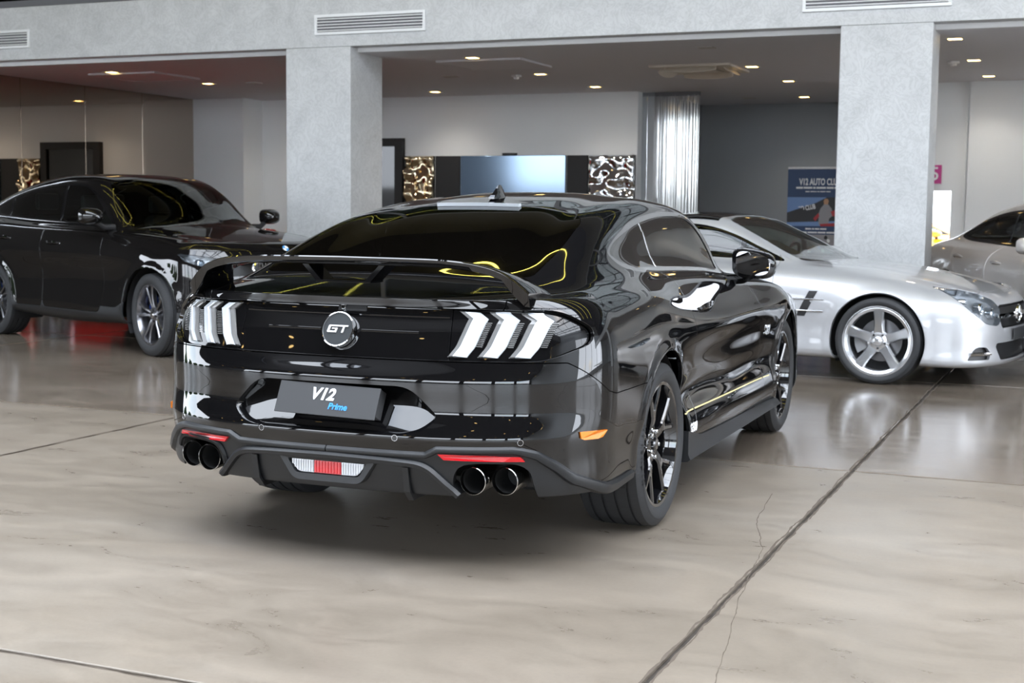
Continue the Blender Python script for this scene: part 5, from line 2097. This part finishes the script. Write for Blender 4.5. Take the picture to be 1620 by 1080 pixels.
suv = Car('black_suv', 'glossy black coupe-roofed suv parked at the left behind the coupe', SUV, ox, oy, psi, M['paint_suv'], M['glass_suv'])
suv.windows(smooth_poly([(-.42, 1.245), (-.15, 1.345), (.25, 1.445), (.7, 1.508), (1.1, 1.522), (1.38, 1.505), (1.58, 1.43), (1.80, 1.275), (2.02, 1.125), (1.92, 1.112), (1.3, 1.13), (.5, 1.155), (-.1, 1.185)], 8), (.02, 1.02),
            round_poly([(2.385, -.8), (2.385, .42), (2.21, .69), (1.85, .62), (1.62, .562), (1.60, .3), (1.59, -.8)], .05), round_poly([(-.84, -.8), (-.84, .5), (-.4, .58), (.1, .55), (.22, .4), (.22, -.8)], .05), M['black_gloss'])
dd = suv.door(round_poly([(.98, 1.16), (1.0, .8), (.98, .34), (2.02, .34), (2.10, .6), (2.06, 1.0), (2.0, 1.16)], .06), 1.17)
suv.handle(dd, 1.10, 1.34, .955)
dd = suv.door(round_poly([(-.02, 1.18), (.08, .95), (.36, .66), (.44, .34), (.965, .34), (.985, .8), (.965, 1.18)], .06), 1.19)
suv.handle(dd, .15, .38, .985)
HL = round_poly([(1.64, .915), (1.72, .845), (1.92, .79), (2.12, .775), (2.17, .800), (2.15, .855), (1.92, .885)], .025)
suv.headlight(HL, M['lamp_bright'], ((1.84, .84, .036, M['projector']), (2.00, .825, .036, M['projector'])), .6)
# tall corner air inlets, blue-black, and the lower body cladding
x, w, z = aV(suv.S)
AI = round_poly([(1.79, .66), (1.94, .68), (1.97, .50), (1.93, .34), (1.85, .33), (1.80, .42)], .04)
f = np.where(x > 3.0, poly_sdf(np.stack([qf(suv.S), z], -1), AI), -1)
a = suv.take(f, None, gap=.001)
for sd in (-1, 1):
    a.offset(-.05).build('air_inlet', M['mesh_black'], suv.root, sd, -.05)
    inl = MB()
    l = []
    for (q, zz_) in AI:
        P = np.stack([qf(a), a.V[:, 2]], -1)
        i = int(np.argmin(np.hypot(P[:, 0] - q, P[:, 1] - zz_)))
        p = Vector(a.V[i])
        if sd > 0:
            p.y = -p.y
        l.append(p)
    inl.tube(l + [l[0]], .009, 6, False)
    inl.build('inlet_frame', M['black_gloss'], suv.root, True)
x, w, z = aV(suv.S)
cladf = np.where(x < 3.3, np.interp(x, [-.6, .4, .5, 2.3, 2.45, 3.4], [.46, .46, .40, .40, .46, .40]) - z, -1)
suv.take(cladf, 'cladding', M['plastic'], None, .004)
x, w, z = aV(suv.S)
suv.take(np.where(x > 2.4, np.minimum(np.minimum(x - 2.52, .73 - w), np.minimum(z - .93, 3.63 - x)), -1), 'hood')
# kidney grille: two chrome frames with bright upright slats
for sd in (-1, 1):
    G_ = [(sd * a_, b_) for a_, b_ in round_poly([(.03, .855), (.33, .845), (.375, .79), (.34, .665), (.30, .625), (.05, .625), (.02, .66)], .03)]
    lp = suv.patch_loop(G_, .006)
    g = MB().tube(lp + [lp[0]], .013, 6, False).build('grille_frame', M['chrome'], suv.root, True)
    bk = MB()
    c_ = suv.patch_loop([(sd * .19, .74)], .002)[0]
    q1 = suv.patch_loop(G_, .002)
    bk.loft([q1, [c_ + (p - c_) * .02 for p in q1]], cap=False).build('grille_backing', M['mesh_black'], g)
    for k in range(9):
        ya = sd * (.055 + .032 * k)
        for (z0, z1) in ((.645, .70), (.705, .765), (.77, .83)):
            if poly_sdf(np.array([[ya, (z0 + z1) / 2 + (.02 if z1 > .8 else 0)]]), G_)[0] < .012:
                continue
            p0, n0 = suv.front(ya, z0)
            p1, n1 = suv.front(ya, z1)
            MB().loft([[p0 + Vector((.004, -.004, 0)), p0 + Vector((.014, 0, 0)), p0 + Vector((.004, .004, 0))], [p1 + Vector((.004, -.004, 0)), p1 + Vector((.014, 0, 0)), p1 + Vector((.004, .004, 0))]]).build('grille_slat', M['chrome'], g)
# round bonnet badge in blue and white quarters
p, n = suv.front(0.0, .945)
T = frame(p + n * .004, (0, 1, 0), Vector((-.5, 0, 1)))
T = frame(p + n * .006, (0, 1, 0), n.cross(Vector((0, 1, 0))))
bd = MB().lathe([(.030, 0), (.041, 0), (.041, .006), (.036, .008), (.031, .006)], 32, 'z', T=T).build('bonnet_badge', M['black_gloss'], suv.root, True)
M['badge_blue'] = pm('badge blue', (.05, .25, .55), .3)
for k in range(4):
    MB().lathe([(0, .005), (.030, .005)], 8, 'z', T=T, a0=k * PI / 2, a1=(k + 1) * PI / 2).build('badge_quarter', M['badge_blue'] if k % 2 else M['white'], bd)
suv.finish()
suv.mirrors(1.98, 1.0, 1.215, .105, .075, M['paint_suv'])
suv.wells(.91)
M['rim_grey2'] = M['rim_grey']
suv.wheels(.81, .365, .245, .262, 'pairs', M['rim_grey'], (M['caliper_blue'], 2.5), spin=.5, steer=-.10)
suv.cabin([(1.35, -.38, .60, 1.0), (1.35, .38, .60, 1.0), (.45, -.38, .62, .95), (.45, .38, .62, .95)], (-.5, 2.5, .80, .30, .36), (1.95, 2.28, .72, .78, 1.07, .38, 0), M['seat_dark'])

ROAD = {
    'xa': -0.62, 'xb': 2.95, 'nr': 18, 'nf': 46, 'dx': 0.028, 'wb': 2.585, 'arch': (.335, .372), 'crown': 2.4, 'flare': .010, 'flare_top': .74, 'tight': (), 'step': .028,
    'rows': [
        ((-1.05, .26, 2.6), [(-.62, .78, .22), (0, .78, .20), (1.3, .78, .16), (2.585, .78, .17), (2.95, .76, .15)], (3.30, .15, 2.5)),
        ((-1.12, .30, 2.6), [(-.62, .90, .26), (0, .925, .24), (1.3, .905, .20), (2.2, .91, .20), (2.585, .925, .20), (2.95, .89, .175)], (3.43, .175, 2.5)),
        ((-1.15, .42, 2.6), [(-.62, .925, .40), (0, .938, .38), (1.3, .918, .33), (2.2, .918, .33), (2.585, .935, .33), (2.95, .895, .30)], (3.42, .31, 2.5)),
        ((-1.16, .55, 2.6), [(-.62, .93, .53), (0, .940, .51), (1.3, .922, .46), (2.2, .92, .46), (2.585, .936, .46), (2.95, .895, .44)], (3.42, .44, 2.5)),
        ((-1.16, .66, 2.6), [(-.62, .935, .65), (0, .945, .63), (1.3, .93, .60), (2.2, .925, .59), (2.585, .93, .58), (2.95, .885, .56)], (3.41, .55, 2.5)),
        ((-1.15, .76, 2.6), [(-.62, .92, .76), (0, .93, .75), (1.3, .92, .73), (2.2, .905, .71), (2.585, .895, .69), (2.95, .85, .65)], (3.385, .62, 2.5)),
        ((-1.14, .84, 2.7), [(-.62, .87, .85), (0, .885, .845), (1.3, .88, .83), (2.2, .86, .80), (2.585, .84, .77), (2.95, .79, .71)], (3.345, .67, 2.5)),
        ((-1.12, .88, 2.8), [(-.62, .80, .91), (0, .82, .905), (1.3, .815, .885), (2.2, .79, .85), (2.585, .76, .815), (2.95, .70, .75)], (3.29, .70, 2.5)),
    ],
    'zc': [(-1.12, .88), (-.9, .95), (-.45, 1.00), (-.15, 1.10), (.2, 1.235), (.55, 1.30), (.85, 1.312), (1.1, 1.285), (1.45, 1.145), (1.8, .985), (1.95, .925), (2.3, .90), (2.7, .845), (3.05, .775), (3.29, .70)],
    'tops': [
        [(-1.12, .72, .88), (-.45, .74, .96), (.2, .75, .945), (.8, .755, .93), (1.4, .75, .91), (1.95, .74, .89), (2.3, .72, .868), (2.7, .68, .81), (3.05, .63, .745), (3.29, .56, .70)],
        [(-1.12, .66, .88), (-.45, .67, .985), (-.1, .63, 1.07), (.25, .60, 1.175), (.6, .585, 1.225), (.85, .585, 1.235), (1.1, .60, 1.205), (1.4, .645, 1.09), (1.7, .69, .965), (1.95, .70, .90), (2.3, .66, .878), (2.7, .62, .822), (3.05, .57, .755), (3.29, .50, .70)],
        [(-1.12, .58, .88), (-.45, .60, .995), (-.1, .56, 1.09), (.25, .53, 1.215), (.6, .52, 1.268), (.85, .52, 1.28), (1.1, .54, 1.25), (1.4, .595, 1.125), (1.7, .65, .99), (1.95, .665, .908), (2.3, .60, .888), (2.7, .56, .832), (3.05, .50, .765), (3.29, .42, .70)],
    ],
}


def build_roadster(name, label, ox, oy, psi, paint, full=True):
    c = Car(name, label, ROAD, ox, oy, psi, paint, M['glass_green'])
    c.windows(smooth_poly([(-.10, 1.045), (.15, 1.135), (.4, 1.185), (.75, 1.212), (1.0, 1.198), (1.25, 1.135), (1.5, 1.035), (1.74, .930), (1.6, .925), (.9, .945), (.2, .965)], 8), (1.36,),
              round_poly([(1.96, -.8), (1.96, .40), (1.88, .63), (1.5, .575), (1.16, .515), (1.12, .3), (1.11, -.8)], .05), round_poly([(-.42, -.8), (-.42, .4), (-.35, .54), (.0, .50), (.14, .40), (.14, -.8)], .05), M['black_gloss'], .85, M['glass_shield'])
    dd = c.door(round_poly([(.38, .99), (.36, .7), (.45, .26), (1.62, .25), (1.74, .5), (1.70, .99)], .06), .985)
    c.handle(dd, .50, .72, .80)
    x, w, z = aV(c.S)
    c.take(np.where((x < 1.09) & (x > -.05) & (z > 1.12), .565 - w, -1), 'roof_panel', M['black_gloss'])
    HLr = round_poly([(1.575, .765), (1.65, .69), (1.78, .575), (1.92, .485), (2.05, .465), (2.095, .485), (2.095, .60), (2.03, .665), (1.88, .715), (1.72, .748)], .02)
    c.headlight(HLr, M['lamp_bright'], ((1.88, .615, .048, M['projector']), (2.01, .565, .046, M['projector']), (1.74, .69, .024, M['lens_white'])), .4, .05)
    # grille opening with chrome bar and star ring, lower inlets
    lip = []
    G_ = round_poly([(-.40, .625), (.40, .625), (.46, .57), (.40, .445), (-.40, .445), (-.46, .57)], .03)
    x, w, z = aV(c.S)
    a = c.take(np.where(x > 2.9, pf(c.S, G_, w, z), -1), None, gap=0)
    a.offset(-.05).build('grille_mesh', M['mesh_black'], c.root, 0, -.05)
    bar = MB()
    l = []
    for yv in np.linspace(-.44, .44, 13):
        p, n = c.front(yv, .540)
        l.append([p + Vector((d, 0, e)) for d, e in ((-.03, -.016), (.002, -.016), (.008, 0), (.002, .016), (-.03, .016))])
    bar.loft(l).build('grille_bar', M['chrome'], c.root, True)
    p, n = c.front(0, .54)
    T = frame(p + Vector((.012, 0, 0)), (0, 1, 0), (0, 0, 1))
    st = MB().lathe([(.062, -.01), (.066, .004), (.072, .004), (.076, -.01)], 36, 'z', T=T)
    for k in range(3):
        an = PI / 2 + k * 2 * PI / 3
        u, v = Vector((math.cos(an), math.sin(an), 0)), Vector((-math.sin(an), math.cos(an), 0))
        st.loft([[T @ (v * s_ * .011 + Vector((0, 0, h_))) for s_, h_ in ((-1, -.004), (0, .008), (1, -.004))], [T @ (u * .064 + v * s_ * .002 + Vector((0, 0, h_))) for s_, h_ in ((-1, -.004), (0, .002), (1, -.004))]])
    st.build('star_badge', M['chrome'], c.root, True)
    I1 = round_poly([(-.50, .335), (.50, .335), (.44, .205), (-.44, .205)], .02)
    x, w, z = aV(c.S)
    a = c.take(np.where(x > 2.9, pf(c.S, I1, w, z), -1), None, gap=0)
    a.offset(-.04).build('lower_mesh', M['mesh_black'], c.root, 0, -.04)
    I2 = round_poly([(1.73, .215), (1.80, .30), (1.845, .315), (1.93, .310), (1.965, .28), (1.965, .215)], .02)
    f = np.where(c.S.V[:, 0] > 2.85, poly_sdf(np.stack([qf(c.S), c.S.V[:, 2]], -1), I2), -1)
    a = c.take(f, None, gap=0)
    P = np.stack([qf(a), a.V[:, 2]], -1)
    for sd in (-1, 1):
        a.offset(-.03).build('corner_mesh', M['mesh_black'], c.root, sd, -.03)
        l = []
        for q in np.linspace(1.745, 1.975, 9):
            i = int(np.argmin(np.hypot(P[:, 0] - q, P[:, 1] - .262)))
            p = Vector(a.V[i]) + Vector(a.N[i]) * .006
            l.append(Vector((p.x, p.y * (1 if sd < 0 else -1), .262)))
        MB().tube(l, .014, 8).build('chrome_blade', M['chrome'], c.root, True)
        # side vent in the wing: dark slit with two chrome fins
        V_ = [(1.93 + .10 * t, .50 + .20 * t) for t in np.linspace(0, 1, 8)] + [(2.10 - .10 * t, .70 - .20 * t) for t in np.linspace(0, 1, 8)]
        lp = []
        for o_ in (-.004, .003):
            lp.append([(lambda pn: pn[0] + pn[1] * o_)(c.side(a_, b_, sd)) for a_, b_ in V_])
        MB().loft(lp).build('side_vent', M['mesh_black'], c.root)
        for zq in (.545, .635):
            l = []
            for xx in np.linspace(1.90, 2.16, 7):
                p, n = c.side(xx, zq, sd)
                l.append(p + n * .008)
            MB().tube(l, .006, 6).build('vent_fin', M['chrome'], c.root, True)
    p, n = c.front(0, .40)
    pl = MB().box(p.x + .012, p.x + .022, -.20, .20, .345, .435, .003).build('front_plate', M['plate'], c.root)
    x, w, z = aV(c.S)
    c.take(np.where(x > 1.9, np.minimum(np.minimum(x - 2.0, .64 - .06 * (x - 2) - w), 3.24 - x), -1), 'hood')
    c.finish()
    c.mirrors(1.48, .98, .945, .105, .068, paint)
    c.wells(.88)
    c.wheels(.80, .335, .255, .266, 'star', M['rim_silver'], (M['caliper_silver'], PI + .1), spin=PI / 2, steer=.06)
    c.cabin([(.45, -.36, .36, .92), (.45, .36, .36, .92)], (-.8, 2.1, .80, .20, .26), (1.45, 1.90, .66, .55, .90, .36, 0), M['seat_dark'])
    return c


psi = math.radians(-101)
ox, oy = origin((5.326, -1.105), (2.585, -.925), psi)
sl = build_roadster('silver_roadster', 'silver two-seat roadster with black roof parked crosswise behind the coupe', ox, oy, psi, M['paint_silver'])
pp = MB().box(-.105, .105, -.15, .15, 0, .0015).build('paper_sheet', M['white'], None)
pp.matrix_world = frame((6.00, -.262, 1.018), (.98, -.19, 0), (.19, .98, .44))
tag(pp, 'white price sheet lying on the dashboard of the silver roadster', 'paper')

SEDAN = {
    'xa': -0.60, 'xb': 3.15, 'nr': 30, 'nf': 20, 'dx': 0.03, 'wb': 2.80, 'arch': (.33, .372), 'crown': 2.4, 'flare': .010, 'flare_top': .76, 'tight': (), 'step': .03,
    'rows': [
        ((-1.02, .26, 2.6), [(-.6, .78, .22), (0, .78, .20), (1.4, .78, .17), (2.8, .78, .18), (3.15, .76, .17)], (3.52, .18, 2.5)),
        ((-1.10, .30, 2.6), [(-.6, .885, .25), (0, .90, .24), (1.4, .89, .22), (2.8, .90, .22), (3.15, .87, .20)], (3.62, .20, 2.5)),
        ((-1.13, .45, 2.6), [(-.6, .905, .40), (0, .915, .39), (1.4, .905, .36), (2.8, .912, .36), (3.15, .88, .34)], (3.64, .34, 2.5)),
        ((-1.14, .58, 2.6), [(-.6, .91, .56), (0, .918, .54), (1.4, .905, .50), (2.8, .915, .50), (3.15, .88, .48)], (3.64, .47, 2.5)),
        ((-1.13, .70, 2.6), [(-.6, .912, .69), (0, .92, .68), (1.4, .912, .65), (2.8, .908, .63), (3.15, .87, .60)], (3.62, .57, 2.5)),
        ((-1.11, .79, 2.6), [(-.6, .90, .80), (0, .91, .79), (1.4, .905, .76), (2.8, .885, .73), (3.15, .84, .69)], (3.59, .64, 2.5)),
        ((-1.09, .86, 2.7), [(-.6, .86, .875), (0, .875, .865), (1.4, .87, .835), (2.8, .84, .80), (3.15, .79, .75)], (3.55, .69, 2.5)),
        ((-1.06, .90, 2.8), [(-.6, .79, .925), (0, .815, .915), (1.4, .81, .885), (2.8, .76, .85), (3.15, .71, .80)], (3.50, .72, 2.5)),
    ],
    'zc': [(-1.06, .90), (-.9, .955), (-.55, 1.0), (-.2, 1.10), (.2, 1.235), (.6, 1.315), (1.0, 1.345), (1.4, 1.335), (1.7, 1.28), (2.0, 1.14), (2.3, .99), (2.42, .935), (2.9, .88), (3.3, .79), (3.50, .72)],
    'tops': [
        [(-1.06, .70, .90), (-.5, .73, .96), (.2, .75, .945), (1.4, .75, .915), (2.42, .735, .905), (2.9, .69, .855), (3.5, .58, .72)],
        [(-1.06, .64, .90), (-.5, .66, .99), (-.1, .635, 1.09), (.3, .60, 1.20), (.7, .585, 1.255), (1.1, .58, 1.275), (1.45, .585, 1.255), (1.75, .615, 1.175), (2.1, .66, 1.02), (2.42, .68, .915), (2.9, .63, .862), (3.5, .52, .72)],
        [(-1.06, .56, .90), (-.5, .59, 1.0), (-.1, .565, 1.115), (.3, .535, 1.235), (.7, .52, 1.295), (1.1, .515, 1.318), (1.45, .52, 1.30), (1.75, .55, 1.22), (2.1, .605, 1.06), (2.42, .64, .925), (2.9, .57, .87), (3.5, .44, .72)],
    ],
}


def build_sedan(name, label, ox, oy, psi, paint, style, rim):
    c = Car(name, label, SEDAN, ox, oy, psi, paint, M['glass_suv'])
    c.windows(smooth_poly([(-.22, 1.02), (.0, 1.10), (.3, 1.175), (.7, 1.232), (1.1, 1.252), (1.42, 1.235), (1.7, 1.16), (2.0, 1.02), (2.18, .925), (2.0, .922), (1.3, .935), (.5, .955), (.0, .975)], 8), (.95,),
              round_poly([(2.43, -.8), (2.43, .4), (2.34, .62), (2.0, .555), (1.76, .50), (1.72, .3), (1.71, -.8)], .05), round_poly([(-.52, -.8), (-.52, .4), (-.42, .55), (0., .52), (.18, .42), (.2, -.8)], .05), M['black_gloss'], .90)
    dd = c.door(round_poly([(.94, .97), (.96, .6), (.94, .27), (1.98, .27), (2.08, .55), (2.02, .97)], .06), .965)
    c.handle(dd, 1.06, 1.28, .80)
    dd = c.door(round_poly([(-.08, 1.0), (.05, .8), (.34, .58), (.42, .28), (.925, .27), (.945, .6), (.925, 1.0)], .06), .985)
    c.handle(dd, .13, .34, .825)
    x, w, z = aV(c.S)
    c.take(np.where(x < -.4, np.minimum(np.minimum(-.56 - x, .62 - w), z - .86), -1), 'trunk_lid')
    x, w, z = aV(c.S)
    c.take(np.where(x > 2.3, np.minimum(np.minimum(x - 2.46, .66 - w), 3.46 - x), -1), 'hood')
    c.headlight(round_poly([(1.95, .66), (2.10, .58), (2.30, .55), (2.34, .60), (2.2, .66), (2.05, .69)], .03), M['lamp_bright'], ((2.15, .62, .04, M['projector']),), .4)
    # tail lamps
    f = np.where((c.S.V[:, 0] < -.6), poly_sdf(np.stack([c.S.V[:, 0] - c.S.V[:, 1], c.S.V[:, 2]], -1), round_poly([(-.62, .70), (.10, .68), (.12, .80), (-.55, .83)], .03)), -1)
    a = c.take(f, None, gap=.001)
    for sd in (-1, 1):
        a.offset(-.004).build('tail_lamp', M['lens_red'], c.root, sd, .01)
    c.finish()
    c.mirrors(2.02, .955, .965, .105, .068, paint)
    c.wells(.87)
    c.wheels(.785, .325, .235, .235, style, rim, None, spin=.4)
    c.cabin([(1.30, -.36, .40, .92), (1.30, .36, .40, .92), (.42, -.36, .42, .88), (.42, .36, .42, .88)], (-.5, 2.5, .78, .22, .28), (1.95, 2.34, .66, .6, .915, .36, 0), M['seat_dark'])
    return c


psi = math.radians(-156)
ox, oy = origin((8.84, -1.43), (.235, -.915), psi)
build_sedan('champagne_sedan', 'pale champagne four-door sedan cut off by the right edge beyond the column', ox, oy, psi, M['paint_champagne'], 'pairs', M['rim_silver']).root.scale = (1.04, 1.04, 1.085)
M['paint_red'] = pm('red paint', (0.45, 0.01, 0.008), 0.05, 0.0, 1.0)
M['paint_yellow'] = pm('yellow paint', (0.75, 0.36, 0.02), 0.15, 0.0, 1.0)
build_roadster('yellow_roadster', 'yellow roadster standing outside, glimpsed through the doorway right of the column', 22.5, 1.45, math.radians(-92), M['paint_yellow'])
build_sedan('red_sedan', 'red car almost hidden behind the black suv', 9.6, 9.55, math.radians(-100), M['paint_red'], 'pairs', M['rim_grey'])

# banner in the grey recess
BX, BY = 14.5, 1.165
r = bempty('banner', BX, BY, 0)
tag(r, 'blue roll-up club banner in the grey recess left of the right column', 'banner')
M['navy'] = pm('navy print', (0.012, 0.045, 0.13), 0.5)
M['print_sky'] = pm('sky blue print', (0.16, 0.28, 0.55), 0.5)
M['print_dark'] = pm('dark print', (0.012, 0.012, 0.016), 0.5)
M['print_red'] = pm('red print', (0.42, 0.02, 0.03), 0.5)
M['print_grey'] = pm('grey print', (0.30, 0.29, 0.31), 0.5)
M['print_skin'] = pm('warm print', (0.50, 0.27, 0.15), 0.5)
hw, zt = .44, 1.93
MB().box(-.004, .004, -hw, hw, .06, zt).build('print_sheet', M['navy'], r)
MB().box(-.012, .012, -hw, hw, zt, zt + .03, .004).build('top_rail', M['white_trim'], r)
MB().box(-.10, .10, -hw, hw, 0, .06, .01).build('base', M['steel_bright'], r)
MB().tube([(.03, 0, .05), (.03, 0, zt)], .012, 8).build('pole', M['steel_bright'], r)
TB = frame((-.0055, 0, 0), (0, -1, 0), (0, 0, 1))


KX = .44 / .72


def flat(pts, m, d, nm='print_shape'):
    V = [(-.005 - d * .0004, -a * KX, b - .07) for a, b in pts]
    mesh_obj(nm, V, [tuple(range(len(V)))], m, r)


def btxt(t, x, z, s, m, bold=.003, sh=0.0, rot=0.0):
    text_obj('print_lettering', t, s, m, r, TB @ Matrix.Diagonal((KX, 1, 1, 1)) @ Matrix.Translation((x, z - .07, .002)) @ Matrix.Rotation(rot, 4, 'Z'), .0003, sh, bold)


HB = .72
# photo band: sky, dark building, rider in grey and red
flat([(-HB, 1.60), (HB, 1.60), (HB, 1.19), (-HB, 1.19)], M['print_sky'], 1)
flat([(-HB, 1.38), (-.05, 1.52), (.2, 1.60), (HB, 1.60), (HB, 1.24), (-HB, 1.24)], M['print_dark'], 2)
flat([(-HB, 1.24), (HB, 1.27), (HB, 1.19), (-HB, 1.19)], M['print_sky'], 3)
flat([(.03, 1.22), (.02, 1.36), (.06, 1.44), (.14, 1.50), (.24, 1.50), (.32, 1.44), (.35, 1.34), (.27, 1.30), (.25, 1.20), (.08, 1.20)], M['print_grey'], 4)
flat([(.14, 1.50), (.13, 1.55), (.16, 1.58), (.22, 1.58), (.25, 1.55), (.23, 1.50)], M['print_skin'], 5)
flat([(-.10, 1.30), (.02, 1.38), (.04, 1.33), (-.05, 1.26)], M['print_red'], 5)
flat([(.30, 1.40), (.62, 1.46), (.66, 1.36), (.34, 1.33)], M['print_red'], 5)
flat([(.05, 1.22), (.48, 1.24), (.44, 1.19), (.07, 1.19)], M['print_red'], 6)
btxt('V12 AUTO CLUB', .03, 1.815, .128, M['white'], .004)
# lines of small print too blurred to read: one thin bar per word
def small_print(z, h, words, x0):
    x = x0
    for wd in words:
        flat([(x, z), (x + wd, z), (x + wd, z + h), (x, z + h)], M['white'], 7, 'print_line')
        x += wd + .018


small_print(1.722, .026, (.16, .20, .06, .22, .16, .12), -.52)
small_print(1.675, .012, (.10, .14, .05, .12, .10), -.30)
small_print(1.140, .020, (.14, .05, .10, .15), -.28)
small_print(1.088, .022, (.20, .22, .18, .20), -.44)
small_print(.640, .020, (.30, .24, .20), -.40)
btxt('AUTO CLUB', -.32, 1.44, .095, M['white'], .003, 0, .16)
flat([(-HB, 1.07), (HB, 1.07), (HB, .70), (-HB, .70)], M['print_grey'], 1)
rnd = random.Random(11)
cols = ['print_skin', 'print_sky', 'white', 'print_red', 'print_dark', 'print_skin', 'print_grey']
for k in range(34):
    a, b = rnd.uniform(-.66, .66), rnd.uniform(.73, 1.03)
    u, v = rnd.uniform(.03, .09), rnd.uniform(.02, .05)
    flat([(a + u * math.cos(t) * rnd.uniform(.7, 1), b + v * math.sin(t) * rnd.uniform(.7, 1)) for t in np.linspace(0, 2 * PI, 9)[:-1]], M[cols[k % 7]], 3 + k * .1)
